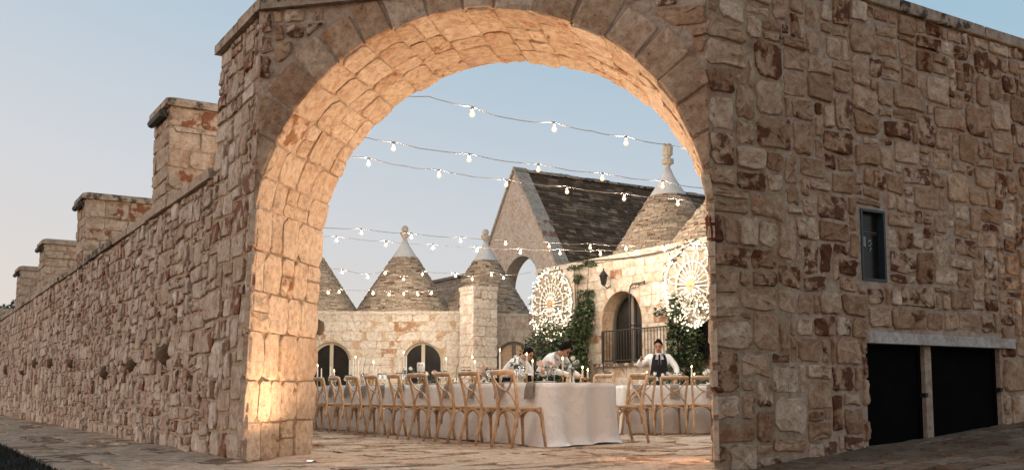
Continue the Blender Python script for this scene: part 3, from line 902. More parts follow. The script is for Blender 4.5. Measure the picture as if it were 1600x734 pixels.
# dark lawn beside the walk
lawn = MB()
lw0 = CL - B * 1.57
lawn.add([tuple(lw0 - A * 6.0 + Z * 0.02), tuple(lw0 + A * 30 + Z * 0.02), tuple(lw0 + A * 30 - B * 25 + Z * 0.02), tuple(lw0 - A * 6.0 - B * 25 + Z * 0.02)], [(0, 1, 2, 3)])
lo_ = lawn.build('lawn', M['grass']); tag(lo_, kind='structure')
gb = MB()
for _ in range(26000):
    t = r4.uniform(-2.5, 12); s = abs(r4.gauss(0, 0.9)) if r4.random() < 0.8 else r4.uniform(0, 4)
    p = lw0 + A * t - B * s; h = r4.uniform(0.03, 0.08)
    a = r4.uniform(0, 6.28); dx = Vector((math.cos(a), math.sin(a), 0)) * 0.006; tip = Vector((r4.uniform(-1, 1), r4.uniform(-1, 1), 0)) * 0.04 + Z * h
    gb.add([p - dx + Z * 0.02, p + dx + Z * 0.02, p + tip], [(0, 1, 2)], r4.random())
gb.build('grass', M['grass'], None); tag(bpy.data.objects['grass'], 'short dark grass at the edge of the stone walk', 'grass', kind='stuff')

# ------------------------------------------------------------------ buildings of the courtyard
def block_wall(parent, fmap, u0, u1, z0, z1, mat, rnd, course, length, th, holes=(), arch=(), joint=0.007, proud=0.007, name='stone_block', core_mat='mortar_warm', limit=300, core=True):
    """coursed blocks over a core; arch = [(centre u, half width, springing z, rise)] openings"""
    bx = [(c - hw, c + hw, z0 - 1, zs + rise) for c, hw, zs, rise in arch]
    st = []
    def inside(u, z, g=0.0):
        for c, hw, zs, rise in arch:
            if abs(u - c) < hw + g and (z < zs or ((u - c) / (hw + g)) ** 2 + ((z - zs) / (rise + g)) ** 2 < 1): return (c, hw, zs, rise)
        return None
    if core:
        mb = MB()
        # core in thin vertical strips, cut to the arches
        us_ = [u0]
        while us_[-1] < u1 - 1e-4: us_.append(min(u1, us_[-1] + 0.08))
        def zlo(u):
            z = z0
            for c, hw, zs, rise in arch:
                if abs(u - c) < hw: z = max(z, zs + rise * math.sqrt(max(0, 1 - ((u - c) / hw) ** 2)))
            return z
        crit = sorted(set(us_ + [x for c, hw, zs, rise in arch for x in (c - hw - 1e-3, c - hw + 1e-3, c + hw - 1e-3, c + hw + 1e-3)]))
        for a, b in zip(crit[:-1], crit[1:]):
            za, zb = zlo(a), zlo(b)
            mb.add([fmap(a, za, 0), fmap(b, zb, 0), fmap(b, z1, 0), fmap(a, z1, 0), fmap(a, za, -th), fmap(b, zb, -th), fmap(b, z1, -th), fmap(a, z1, -th)], [(0, 1, 2, 3), (7, 6, 5, 4), (4, 5, 1, 0), (3, 2, 6, 7)])
        for u in (u0, u1): mb.add([fmap(u, z0, 0), fmap(u, z1, 0), fmap(u, z1, -th), fmap(u, z0, -th)], [(0, 1, 2, 3)])
        mb.build('wall', M[core_mat], parent)
    z = z0
    while z < z1 - 0.02:
        h = rnd.uniform(*course)
        if z1 - z - h < course[0] * 0.6: h = z1 - z
        u = u0 - rnd.uniform(0, length[0])
        while u < u1 - 0.01:
            l = rnd.uniform(*length)
            a, b = max(u, u0), min(u + l, u1)
            if b - a > 0.06:
                pl0 = rect_poly((a, b, z, z + h), joint, rnd, warp=0.006, seed=71, wf=1.5)
                pl = []
                for p in pl0:
                    q = inside(*p, 0.01)
                    if q:
                        c, hw, zs, rise = q
                        if p[1] < zs: p = (c - hw - 0.01 if p[0] < c else c + hw + 0.01, p[1])
                        else:
                            k = math.hypot((p[0] - c) / (hw + 0.01), (p[1] - zs) / (rise + 0.01)); k = max(k, 0.05)
                            p = (c + (p[0] - c) / k, zs + (p[1] - zs) / k)
                    pl.append(p)
                us2 = [p[0] for p in pl]; zs2 = [p[1] for p in pl]
                if area(pl) > 0.3 * area(pl0) and max(us2) - min(us2) < (b - a) * 1.3 and max(zs2) - min(zs2) < h * 1.5:
                    st.append(stone(pl, fmap, proud + rnd.uniform(-0.004, 0.006), rnd, rough=0.004, back=0.02, bevel=0.006))
            u += l
        z += h
    lay(st, parent, name, M[mat], limit, 'smaller_blocks')

def arched_window(parent, fmap, c, hw, z0, zs, rise, depth=-0.18, fw=0.07, mat='frame', name='window', mull=True, pane='dark_pane'):
    """frame following the opening, mullion, dark panes"""
    N_ = 20
    def ring(s):
        pts = [(c - hw * s, z0)] + [(c - hw * s * math.cos(math.pi * i / N_), zs + (rise - hw * (1 - s)) * math.sin(math.pi * i / N_)) for i in range(N_ + 1)] + [(c + hw * s, z0)]
        return pts
    o_, i_ = ring(1.0), ring(1 - fw / hw)
    fm = MB(); n_ = len(o_)
    vs_ = [fmap(u, z, depth + 0.06) for u, z in o_] + [fmap(u, z, depth + 0.06) for u, z in i_] + [fmap(u, z, depth - 0.03) for u, z in o_] + [fmap(u, z, depth - 0.03) for u, z in i_]
    fs = []
    for i in range(n_ - 1):
        fs += [(i, n_ + i, n_ + i + 1, i + 1), (n_ + i, 3 * n_ + i, 3 * n_ + i + 1, n_ + i + 1)]
    fm.add(vs_, fs)
    if mull:
        for u, w in ((c, fw * 0.75),):
            zt = zs + (rise - fw) * 0.995
            fm.add([fmap(x, z, y) for y in (depth - 0.03, depth + 0.055) for x, z in ((u - w, z0), (u + w, z0), (u + w, zt), (u - w, zt))], [(4, 5, 6, 7), (0, 1, 5, 4), (1, 2, 6, 5), (2, 3, 7, 6), (3, 0, 4, 7)])
    wo_ = fm.build(name, M[mat], parent)
    for s in ((-1, 1) if mull else (0,)):
        pm = MB(); pts = i_
        if s: pts = [(min(u, c - fw * 0.7) if s < 0 else max(u, c + fw * 0.7), z) for u, z in i_]
        pm.add([fmap(u, z, depth) for u, z in pts], [tuple(range(len(pts)))])
        pm.build('pane', M[pane], wo_)
    return wo_

def trullo_roof(parent, c, r, z0, h, rnd, cap=0.26, finial='ball', courses=None, bell=0.0):
    """cone of dry-laid stone courses, limewashed tip, stone finial"""
    nC_ = courses or max(18, int(h / 0.072))
    base = MB()
    base.lathe([(r * 0.97, z0 - 0.1), (r * 0.97, z0), (0.03, z0 + h * 0.985)], 28, c)
    ro_ = base.build('roof', M['chianca'], parent, smooth=True)
    st = MB()
    zc = z0; k = 0
    hs = h * (1 - cap) / nC_
    for k in range(nC_):
        z = z0 + k * hs
        f = 1 - (z - z0) / h
        rr = r * f + 0.02 + bell * f * f
        r_top = r * (1 - (z + hs - z0) / h)
        n_ = max(10, int(2 * math.pi * rr / 0.26))
        a = rnd.uniform(0, 1)
        angs = [a]
        while angs[-1] < a + 2 * math.pi - 0.02: angs.append(min(a + 2 * math.pi, angs[-1] + (2 * math.pi / n_) * rnd.uniform(0.6, 1.5)))
        for a0, a1 in zip(angs[:-1], angs[1:]):
            ro = rr + rnd.uniform(-0.012, 0.02); zz = z + rnd.uniform(-0.006, 0.006); ht = hs * rnd.uniform(0.85, 1.02)
            g = 0.006 / rr
            vs_ = []
            for (rad, z_) in ((ro, zz), (ro - 0.012, zz + ht), (r_top - 0.05, zz + ht), (r_top - 0.05, zz)):
                for an in (a0 + g, a1 - g): vs_.append(Vector(c) + Vector((rad * math.cos(an), rad * math.sin(an), z_)))
            st.add(vs_, [(0, 1, 3, 2), (2, 3, 5, 4), (0, 2, 4, 6), (1, 7, 5, 3), (0, 6, 7, 1)], rnd.random())
    st.build('roof_stones', M['chianca'], ro_, kind='stuff')
    zc = z0 + h * (1 - cap)
    tp = MB()
    rc = r * cap
    tp.lathe([(rc + 0.025, zc), (rc * 0.62 + 0.02, zc + h * cap * 0.37), (rc * 0.3 + 0.025, zc + h * cap * 0.7), (0.07, z0 + h), (0.0, z0 + h)], 24, c)
    tp.build('limewashed_tip', M['plaster'], ro_, smooth=True)
    fn = MB(); zt = z0 + h - 0.01; s = r / 2.0
    if finial == 'ball':
        fn.lathe([(0.055 * s, zt), (0.13 * s, zt + 0.10 * s), (0.19 * s, zt + 0.24 * s), (0.20 * s, zt + 0.28 * s), (0.06 * s, zt + 0.30 * s)], 12, c)
        fn.ball(Vector(c) + Z * (zt + 0.42 * s), 0.14 * s, 12, 8)
    else:
        fn.lathe([(0.07 * s, zt), (0.09 * s, zt + 0.12 * s), (0.19 * s, zt + 0.16 * s), (0.19 * s, zt + 0.30 * s), (0.09 * s, zt + 0.34 * s), (0.09 * s, zt + 0.40 * s), (0.16 * s, zt + 0.44 * s), (0.17 * s, zt + 0.70 * s), (0.12 * s, zt + 0.72 * s)], 10, c)
        for k in range(4): fn.box((-0.035 * s, -0.035 * s, zt + 0.70 * s), (0.035 * s, 0.035 * s, zt + 0.80 * s), Matrix.Translation(Vector(c) + Vector((0.10 * s * math.cos(k * 1.571 + 0.4), 0.10 * s * math.sin(k * 1.571 + 0.4), 0))))
    fn.build('finial', M['finial'], ro_, smooth=finial == 'ball')
    return ro_

rb = random.Random(77)
X = Vector((1, 0, 0)); Yv = Vector((0, 1, 0))
# ---- low trullo house facing the gate
D1 = 32.0
O1 = P(440, 615, D1); O1.z = 0
def tmap(u, z, w): return O1 + X * u + Z * z - Yv * w
uu = lambda px, D: (px - 440) / FPX * D * 1.005
zpar = P(600, 486, D1).z
TH = empty('trullo_house', O1 + X * 3, 'low pale trullo house with cone roofs and two arched dark windows', 'house')
w1c, w2c = uu(515, D1), uu(658, D1)
hw = uu(440 + 31, D1); ztop = P(600, 534, D1).z
arches = [(w1c, hw, ztop - hw, hw), (w2c, hw, ztop - hw, hw)]
block_wall(TH, tmap, 0.0, uu(722, D1), -0.1, zpar - 0.10, 'ashlar', rb, (0.24, 0.34), (0.35, 0.8), 0.5, arch=arches)
cm = MB(); cm.box((-0.02, -0.05, zpar - 0.10), (uu(722, D1) + 0.02, 0.8, zpar), Matrix.Translation(O1)); cm.build('cornice', M['ashlar'], TH)
for c in (w1c, w2c): arched_window(TH, tmap, c, hw, -0.05, ztop - hw, hw, fw=0.075)
rf = MB(); rf.box((0, 0.1, zpar - 0.16), (uu(722, D1), 5.5, zpar - 0.03), Matrix.Translation(O1)); rf.build('terrace', M['ashlar'], TH)
DC = D1 + 2.0
for px, py, bx_ in ((630, 374, 80), (481, 374, 80)):
    c = P(px, 615, DC); c.z = 0
    zb = zpar - 0.05; zt = P(px, py, DC).z
    trullo_roof(TH, c, bx_ / FPX * DC, zb, zt - zb, rb, cap=0.24)
# ---- square pier at its corner
pc = P(739, 615, 30.7); pc.z = 0
pt = empty('courtyard_pier', pc, 'square pale stone pier standing at the corner of the trullo house', 'pier')
pier(pt, pc, 0.85, 0.85, -0.05, P(739, 452, 30.7).z, rb, 'ashlar', cap=False, course=(0.26, 0.36), rough=0.004)
cp = MB(); q = [pc - A * 0.03 - B * 0.03, pc + B * 0.88 - A * 0.03, pc + B * 0.88 + A * 0.88, pc - B * 0.03 + A * 0.88]
cp.prism([(p.x, p.y) for p in q], P(739, 452, 30.7).z + 0.002, P(739, 452, 30.7).z + 0.13); cp.build('cap', M['ashlar'], pt)
# ---- second trullo with the arched door
D2 = 32.6
O2 = P(722, 615, D2); O2.z = 0
def smap(u, z, w): return O2 + X * u + Z * z - Yv * w
u2 = lambda px: (px - 722) / FPX * D2 * 1.005
z2t = P(800, 490, D2).z
TS = empty('small_trullo', O2 + X * 1.5, 'small trullo with arched brown door behind the square pier', 'house')
dc, dw = u2(802), u2(722 + 27); dz = P(800, 533, D2).z
block_wall(TS, smap, 0.02, u2(868), -0.1, z2t - 0.08, 'facade', rb, (0.18, 0.28), (0.25, 0.6), 0.5, arch=[(dc, dw, dz - dw, dw)])
arched_window(TS, smap, dc, dw, -0.05, dz - dw, dw, fw=0.09, mat='dark_frame', name='door', pane='wood')
cm = MB(); cm.box((0.02, -0.04, z2t - 0.08), (u2(868), 0.6, z2t), Matrix.Translation(O2)); cm.build('cornice', M['facade'], TS)
rf = MB(); rf.box((0.02, 0.1, z2t - 0.2), (u2(868), 5.0, z2t - 0.02), Matrix.Translation(O2)); rf.build('terrace', M['facade'], TS)
c3 = P(758, 615, 34.4); c3.z = 0
zt = P(758, 378, 34.4).z
trullo_roof(TS, c3, 75 / FPX * 34.4, z2t - 0.05, zt - z2t + 0.05, rb, cap=0.25)
# ---- gabled house with the steep stone roof
GA = P(804, 266, 38.0)            # apex of the gable
GT = empty('gabled_house', (GA.x, GA.y, 0), 'tall gabled stone house with steep dark roof and an arched opening', 'house')
def gmap(t, z, w): return Vector((GA.x, GA.y, 0)) - A * t + Z * z - B * w      # t runs towards the gate
SL = 1.40; HALF = 4.3; ZE = GA.z - SL * HALF
gm = MB(); th = 0.55
oc, ow, ozs, orr = 0.43, 1.27, P(820, 450, 37.5).z, 0
orr = P(812, 400, 37.6).z - ozs
ts = sorted(set([-HALF + i * 0.1 for i in range(87)] + [oc - ow - 1e-3, oc - ow + 1e-3, oc + ow - 1e-3, oc + ow + 1e-3, 0.0]))
ts = [t for t in ts if t <= HALF + 1e-6]
def gtop(t): return GA.z - SL * abs(t)
def olo(t): return 2.9
def ohi(t): return ozs + orr * math.sqrt(max(0, 1 - ((t - oc) / ow) ** 2)) if abs(t - oc) < ow else None
for a, b in zip(ts[:-1], ts[1:]):
    m_ = (a + b) / 2
    segs = [(lambda t: 0.0, lambda t: gtop(t))]
    if abs(m_ - oc) < ow:
        segs = [(lambda t: 0.0, olo), (lambda t: (ohi(t) or ozs), gtop)]
    for f0, f1 in segs:
        v8 = [gmap(a, f0(a), 0), gmap(b, f0(b), 0), gmap(b, f1(b), 0), gmap(a, f1(a), 0), gmap(a, f0(a), -th), gmap(b, f0(b), -th), gmap(b, f1(b), -th), gmap(a, f1(a), -th)]
        gm.add(v8, [(0, 1, 2, 3), (7, 6, 5, 4), (4, 5, 1, 0), (3, 2, 6, 7)])
for t in (oc - ow, oc + ow): gm.add([gmap(t, 2.9, 0), gmap(t, ozs, 0), gmap(t, ozs, -th), gmap(t, 2.9, -th)], [(0, 1, 2, 3)])
gm.build('gable_wall', M['gable'], GT)
rk = MB()         # stone trim along both rakes
for s in (-1, 1):
    n_ = 26
    for i in range(n_):
        t0, t1 = HALF * i / n_ * s, HALF * (i + 0.96) / n_ * s
        z0_, z1_ = gtop(t0) + 0.01, gtop(t1) + 0.01
        rk.add([gmap(t0, z0_, 0.07), gmap(t1, z1_, 0.07), gmap(t1, z1_ + 0.13, 0.07), gmap(t0, z0_ + 0.13, 0.07), gmap(t0, z0_, -th), gmap(t1, z1_, -th), gmap(t1, z1_ + 0.13, -th), gmap(t0, z0_ + 0.13, -th)], [(0, 1, 2, 3), (7, 6, 5, 4), (3, 2, 6, 7), (0, 4, 5, 1), (0, 3, 7, 4), (1, 5, 6, 2)], rb.random())
rk.build('rake_trim', M['facade'], GT, kind='stuff')
RLEN = 11.0
rs_ = MB(); base = MB()
def rmap(b_, s, w):     # b_ along the ridge, s down the slope
    k = math.hypot(1, SL)
    return Vector((GA.x, GA.y, GA.z)) + B * b_ - A * (s / k + w * SL / k) + Z * (-s * SL / k + w / k)
SLEN = HALF * math.hypot(1, SL)
v8 = [rmap(0.3, 0.05, -0.02), rmap(RLEN, 0.05, -0.02), rmap(RLEN, SLEN, -0.02), rmap(0.3, SLEN, -0.02), rmap(0.3, 0.05, -0.2), rmap(RLEN, 0.05, -0.2), rmap(RLEN, SLEN, -0.2), rmap(0.3, SLEN, -0.2)]
base.add(v8, [(3, 2, 1, 0), (4, 5, 6, 7), (0, 1, 5, 4), (1, 2, 6, 5), (2, 3, 7, 6), (3, 0, 4, 7)])
rfo = base.build('roof', M['slate'], GT)
s = 0.0
while s < SLEN:
    hgt = rb.uniform(0.12, 0.17); b_ = 0.12 + rb.uniform(-0.3, 0)
    while b_ < RLEN:
        l = rb.uniform(0.18, 0.5); lift = rb.uniform(0.02, 0.05); a0 = max(b_, 0.1)
        e = hgt * 1.3
        p8 = [rmap(a0, s, 0.0), rmap(b_ + l - 0.01, s, 0.0), rmap(b_ + l - 0.01, s + e, lift + rb.uniform(0, 0.012)), rmap(a0, s + e, lift), rmap(a0, s + e, -0.02), rmap(b_ + l - 0.01, s + e, -0.02)]
        rs_.add(p8, [(3, 2, 1, 0), (4, 5, 2, 3)], rb.random() ** 1.3)
        b_ += l
    s += hgt
rs_.build('roof_stones', M['slate'], rfo, kind='stuff')
rd = MB()
b_ = 0.0
while b_ < RLEN:
    l = rb.uniform(0.3, 0.6)
    p0 = rmap(b_, 0, 0.02); p1 = rmap(b_ + l - 0.015, 0, 0.02)
    hz_ = rb.uniform(0.07, 0.11)
    rd.add([p0 - A * 0.14 - Z * 0.06, p1 - A * 0.14 - Z * 0.06, p1 + Z * hz_, p0 + Z * hz_, p0 + A * 0.14 - Z * 0.06, p1 + A * 0.14 - Z * 0.06], [(0, 1, 2, 3), (3, 2, 5, 4), (0, 3, 4), (1, 5, 2)], rb.random())
    b_ += l
rd.build('ridge_stones', M['coping'], rfo, kind='stuff')
ew = MB(); q = [gmap(HALF - 0.02, 0, -0.5), gmap(HALF - 0.02, 0, -RLEN), gmap(HALF - 0.4, 0, -RLEN), gmap(HALF - 0.4, 0, -0.5)]
ew.prism([(p.x, p.y) for p in q], 0, ZE - 0.1); ew.build('side_wall', M['gable'], GT)
# ---- grey sheltered roof seen between the cones
OB = P(690, 615, 44); OB.z = 0
ob = empty('outbuilding', OB, 'grey low roof showing between two trullo cones', 'house')
z0_, z1_ = P(675, 444, 44).z, P(735, 420, 44).z
m_ = MB(); m_.add([OB + X * -0.6 + Z * z0_, OB + X * 2.6 + Z * z1_, OB + X * 2.6 + Yv * 3 + Z * z1_, OB + X * -0.6 + Yv * 3 + Z * z0_, OB + X * -0.6, OB + X * 2.6, OB + X * 2.6 + Yv * 3, OB + X * -0.6 + Yv * 3], [(0, 1, 2, 3), (4, 5, 1, 0), (5, 6, 2, 1), (7, 4, 0, 3), (6, 7, 3, 2)])
m_.build('wall', M['gable'], ob)
m_ = MB()
for i in range(12):
    a, b = i / 12, (i + 0.95) / 12
    p0 = OB + X * (-0.65 + 3.3 * a) + Z * (z0_ + (z1_ - z0_) * a + 0.01); p1 = OB + X * (-0.65 + 3.3 * b) + Z * (z0_ + (z1_ - z0_) * b + 0.01)
    m_.add([p0 - Yv * 0.1, p1 - Yv * 0.1, p1 + Yv * 3.1, p0 + Yv * 3.1, p0 - Yv * 0.1 + Z * 0.12, p1 - Yv * 0.1 + Z * 0.12, p1 + Yv * 3.1 + Z * 0.12, p0 + Yv * 3.1 + Z * 0.12], [(0, 1, 5, 4), (4, 5, 6, 7), (1, 2, 6, 5), (3, 0, 4, 7)], rb.random())
m_.build('roof', M['coping'], ob, kind='stuff')
# ---- facade with the balcony window, right side of the courtyard
F0 = P(1110, 615, 20.0); F0.z = 0
FZ = 3.80
FH = empty('courtyard_house', F0 + A * 2, 'cream stone courtyard house with arched window, iron railing and two cones', 'house')
def fmap(u, z, w): return F0 + A * u + Z * z - B * w
FL0, FL1 = -4.0, 6.25
_, zsill = on_wall(972, 567, F0, A)
a0, _ = on_wall(940, 500, F0, A); a1, _ = on_wall(1003, 500, F0, A); _, zw = on_wall(968, 455, F0, A)
wc, ww = (a0 + a1) / 2, abs(a0 - a1) / 2
r_ = ww * 0.95
wz = zw - r_
w2c_ = 0.12
block_wall(FH, fmap, FL0, FL1, -0.1, FZ - 0.12, 'facade', rb, (0.16, 0.27), (0.22, 0.55), 0.5, arch=[], core=False, limit=0) if False else None
def facade_wall(zlo, zhi, arch, limit):
    block_wall(FH, fmap, FL0, FL1, zlo, zhi, 'facade', rb, (0.17, 0.28), (0.24, 0.58), 0.5, arch=arch, limit=limit)
facade_wall(-0.1, zsill, [], 120)
facade_wall(zsill, FZ - 0.12, [(wc, ww, wz, r_), (w2c_, ww, wz, r_)], 180)
for c in (wc, w2c_):
    arched_window(FH, fmap, c, ww, zsill, wz, r_, depth=-0.38, fw=0.06, mat='dark_frame', name='window')
def fbox(mb, u0, u1, z0, z1, w0, w1, rnd=0.5):
    mb.add([fmap(u, z, w) for w in (w0, w1) for u, z in ((u0, z0), (u1, z0), (u1, z1), (u0, z1))], [(4, 7, 6, 5), (0, 4, 5, 1), (1, 5, 6, 2), (2, 6, 7, 3), (3, 7, 4, 0), (0, 1, 2, 3)], rnd)
m_ = MB(); fbox(m_, FL0, FL1 + 0.05, FZ - 0.118, FZ, -0.6, 0.06); m_.build('cornice', M['facade'], FH)
m_ = MB(); fbox(m_, a1 - 0.95 if False else min(a1, w2c_) - 0.2, a0 + 0.22, zsill - 0.07, zsill - 0.002, -0.4, 0.1); m_.build('sill', M['coping'], FH)
u_a, _ = on_wall(905, 450, F0, A); u_b, _ = on_wall(886, 450, F0, A)
m_ = MB(); fbox(m_, u_a, u_b, -0.1, FZ - 0.12, 0.0, 0.14); m_.build('pilaster', M['ashlar'], FH)
m_ = MB(); fbox(m_, FL1 - 0.0, FL1 + 0.02, -0.1, FZ - 0.12, -5.0, 0.0); m_.build('end_wall', M['facade'], FH)
m_ = MB(); fbox(m_, FL0, FL1, FZ - 0.2, FZ - 0.02, -6.0, -0.5); m_.build('terrace', M['facade'], FH)
# cones on the facade house
c4 = P(1049, 615, 25.0); c4.z = 0
trullo_roof(FH, c4, 101 / FPX * 25.0, FZ - 0.02, P(1049, 262, 25.0).z - FZ, rb, cap=0.285, finial='crown')
c5 = P(1152, 615, 22.4); c5.z = 0
trullo_roof(FH, c5, 112 / FPX * 22.4, FZ - 0.02, P(1150, 262, 22.4).z - FZ, rb, cap=0.25, finial='crown')
# railing
ra0, _ = on_wall(944, 540, F0, A); ra1, _ = on_wall(1062, 540, F0, A)
rl = empty('balcony_railing', fmap((ra0 + ra1) / 2, zsill, 0.06), 'black iron railing with plain bars across the balcony windows', 'railing')
u_lo, u_hi = min(ra0, ra1) - 0.3, max(ra0, ra1)
m_ = MB()
for z in (zsill + 0.06, zsill + 0.74): m_.tube([fmap(u_lo, z, 0.06), fmap(u_hi, z, 0.06)], 0.014, 6)
rails_ = m_
for z, nm in ((zsill + 0.06, 'bottom_rail'), (zsill + 0.74, 'top_rail')):
    m_ = MB(); m_.tube([fmap(u_lo, z, 0.06), fmap(u_hi, z, 0.06)], 0.016, 6); m_.build(nm, M['iron'], rl)
for u in (u_lo, u_hi):
    m_ = MB(); m_.tube([fmap(u, zsill + 0.02, 0.06), fmap(u, zsill + 0.74, 0.06)], 0.016, 6); m_.build('post', M['iron'], rl)
    m_ = MB(); m_.tube([fmap(u, zsill + 0.70, 0.06), fmap(u, zsill + 0.70, -0.03)], 0.014, 6); m_.build('wall_anchor', M['iron'], rl)
u = u_lo + 0.1
while u < u_hi - 0.05:
    m_ = MB(); m_.tube([fmap(u, zsill + 0.055, 0.06), fmap(u, zsill + 0.745, 0.06)], 0.009, 5); m_.build('bar', M['iron'], rl)
    u += 0.105
# wall lantern, bracket and downpipe
lu, lz = on_wall(954, 437, F0, A)
ln = empty('wall_lantern', fmap(lu, lz, 0.1), 'small black iron lantern on the facade above the arched window', 'lantern')
m_ = MB(); m_.tube([fmap(lu, lz - 0.14, 0.0), fmap(lu, lz - 0.2, 0.1), fmap(lu, lz - 0.14, 0.2)], 0.012, 6); m_.lathe([(0.03, lz - 0.14), (0.05, lz - 0.12)], 8, fmap(lu, 0, 0.2)); m_.build('arm', M['iron'], ln)
m_ = MB(); m_.lathe([(0.055, lz - 0.12), (0.09, lz + 0.08)], 6, fmap(lu, 0, 0.2)); m_.build('glass', M['dark_pane'], ln)
m_ = MB(); m_.lathe([(0.115, lz + 0.075), (0.09, lz + 0.11), (0.03, lz + 0.19), (0.012, lz + 0.21), (0.018, lz + 0.24), (0.0, lz + 0.26)], 8, fmap(lu, 0, 0.2)); m_.build('hood', M['iron'], ln)
bu, bz = on_wall(986, 452, F0, A); bu2, bz2 = on_wall(1012, 443, F0, A); _, bz3 = on_wall(986, 515, F0, A)
br = MB(); e_ = fmap(bu, bz, 0.62)
pts = [fmap(bu, bz3, 0.05), fmap(bu, bz - 0.05, 0.05), fmap(bu - 0.04, bz + 0.06, 0.05), fmap(bu - 0.12, bz + 0.11, 0.06), fmap(bu2, bz2 + 0.03, 0.1)]
br.tube(pts, 0.016, 6)
for k in (0.35, 0.6): 
    p = pts[3].lerp(pts[4], k); br.tube([p, p - Z * 0.09 + A * 0.03, pts[1].lerp(pts[2], 0.5)], 0.008, 5)
br.tube([pts[4] + Z * 0.03, pts[4] - Z * 0.06], 0.022, 6)
br.tube([fmap(bu, bz3 + 0.1, 0.055), fmap(bu, bz3 + 0.1, -0.4)], 0.012, 5)
bo = br.build('iron_bracket', M['iron']); tag(bo, 'black wrought iron bracket arm on the facade beside the window', 'bracket')
cu = [on_wall(px, py, F0, A) for px, py in ((905, 409), (950, 406), (1000, 402), (1040, 394), (1072, 384), (1095, 374))]
m_ = MB(); m_.tube([fmap(u, z, 0.09) for u, z in cu], 0.014, 5); m_.tube([fmap(*cu[0], 0.09), fmap(*cu[0], -0.02)], 0.01, 5); m_.tube([fmap(*cu[-1], 0.09), fmap(*cu[-1], -0.02)], 0.01, 5)
tag(m_.build('facade_cable', M['dark_cable']), 'thin dark cable sagging across the courtyard facade under the cornice', 'cable')
dp = [on_wall(px, py, F0, A) for px, py in ((949, 520), (949, 580), (952, 583), (960, 583))]
m_ = MB(); m_.tube([fmap(u, z, 0.12) for u, z in dp], 0.014, 6); m_.tube([fmap(*dp[1], 0.12), fmap(*dp[1], -0.02)], 0.012, 5); m_.ball(fmap(*dp[3], 0.12), 0.035, 8, 5)
tag(m_.build('water_pipe', M['iron']), 'thin iron pipe with a tap below the balcony sill', 'pipe')

# ---- illuminated rosettes
def rosette(px, py, R, label, u_override=None):
    u, z = on_wall(px, py, F0, A)
    if u_override is not None: u = u_override
    o = empty('illuminated_rosette', fmap(u, z, 0.2), label, 'light ornament', 'illuminated rosettes on the courtyard facade')
    w0 = 0.2
    def rp(rad, ang, w=0.0): return fmap(u + rad * math.cos(ang), z + rad * math.sin(ang), w0 + w)
    m_ = MB(); 
    vs_ = [rp(R * 0.98, 2 * math.pi * k / 36, -0.03) for k in range(36)]
    m_.add(vs_, [tuple(range(36))]); m_.build('backing', M['backing'], o)
    for rad in (R, R * 0.58):
        m_ = MB(); m_.tube([rp(rad, 2 * math.pi * k / 36) for k in range(37)], 0.022, 5, cap=False); m_.build('hoop', M['white_lattice'], o)
    m_ = MB(); m_.lathe([(0.0, 0), (0.1, 0)], 14); m_ = MB()
    vs_ = [rp(R * 0.15, 2 * math.pi * k / 14, 0.06) for k in range(14)] + [rp(R * 0.16, 2 * math.pi * k / 14, -0.02) for k in range(14)]
    m_.add(vs_, [tuple(range(14))] + [(k, 14 + k, 14 + (k + 1) % 14, (k + 1) % 14) for k in range(14)]); m_.build('hub', M['cane'], o)
    for k in range(12):
        an = 2 * math.pi * (k + 0.5) / 12
        loop = []
        for i in range(15):
            a = 2 * math.pi * i / 14
            rr = R * (0.50 + 0.34 * math.cos(a)); off = math.sin(a) * R * (0.075 + 0.045 * math.cos(a))
            loop.append(rp(math.hypot(rr, off), an + math.atan2(off, rr), 0.02))
        m_ = MB(); m_.tube(loop, 0.014, 4, cap=False); m_.build('petal', M['white_lattice'], o)
    leds = MB()
    for k in range(12):
        an = 2 * math.pi * (k + 0.5) / 12
        for i in range(12):
            a = 2 * math.pi * i / 12
            rr = R * (0.50 + 0.34 * math.cos(a)); off = math.sin(a) * R * (0.075 + 0.045 * math.cos(a))
            leds.ball(rp(math.hypot(rr, off), an + math.atan2(off, rr), 0.045), 0.011, 4, 3)
    for k in range(150):
        rad = R * rb.uniform(0.86, 1.1); an = rb.uniform(0, 6.283)
        leds.ball(rp(rad, an, rb.uniform(0, 0.09)), rb.uniform(0.014, 0.024), 5, 3)
    for k in range(90):
        rad = R * math.sqrt(rb.random()) * 1.05; an = rb.uniform(-2.9, -0.25)
        leds.ball(rp(rad, an, rb.uniform(0.02, 0.1)), rb.uniform(0.012, 0.022), 5, 3)
    leds.build('lights', M['led'], o, kind='stuff')
    fl = MB()
    for k in range(170):
        rad = R * rb.uniform(0.82, 1.12); an = rb.uniform(0, 6.283)
        if rb.random() < 0.4: rad = R * math.sqrt(rb.random()); an = rb.uniform(-2.8, -0.3)
        p = rp(rad, an, rb.uniform(0, 0.08)); d = Vector((rb.uniform(-1, 1), rb.uniform(-1, 1), rb.uniform(-1, 1))).normalized()
        e = d.orthogonal().normalized() * 0.022; d *= rb.uniform(0.05, 0.08)
        fl.add([p - d, p + e, p + d, p - e], [(0, 1, 2, 3)], rb.random())
    fl.build('leaves', M['leaf'], o, kind='stuff')
    for s in (-0.5, 0.5):
        m_ = MB(); m_.tube([fmap(u + s * R, z + 0.3 * R, w0), fmap(u + s * R, z + 0.3 * R, -0.03)], 0.018, 5); m_.build('bracket', M['iron'], o)
rosette(872, 476, 0.86, 'glowing white floral rosette of lights on the facade above the dark bush')
rosette(1093, 446, 0.84, 'glowing white floral rosette of lights on the facade above the climbing vine')

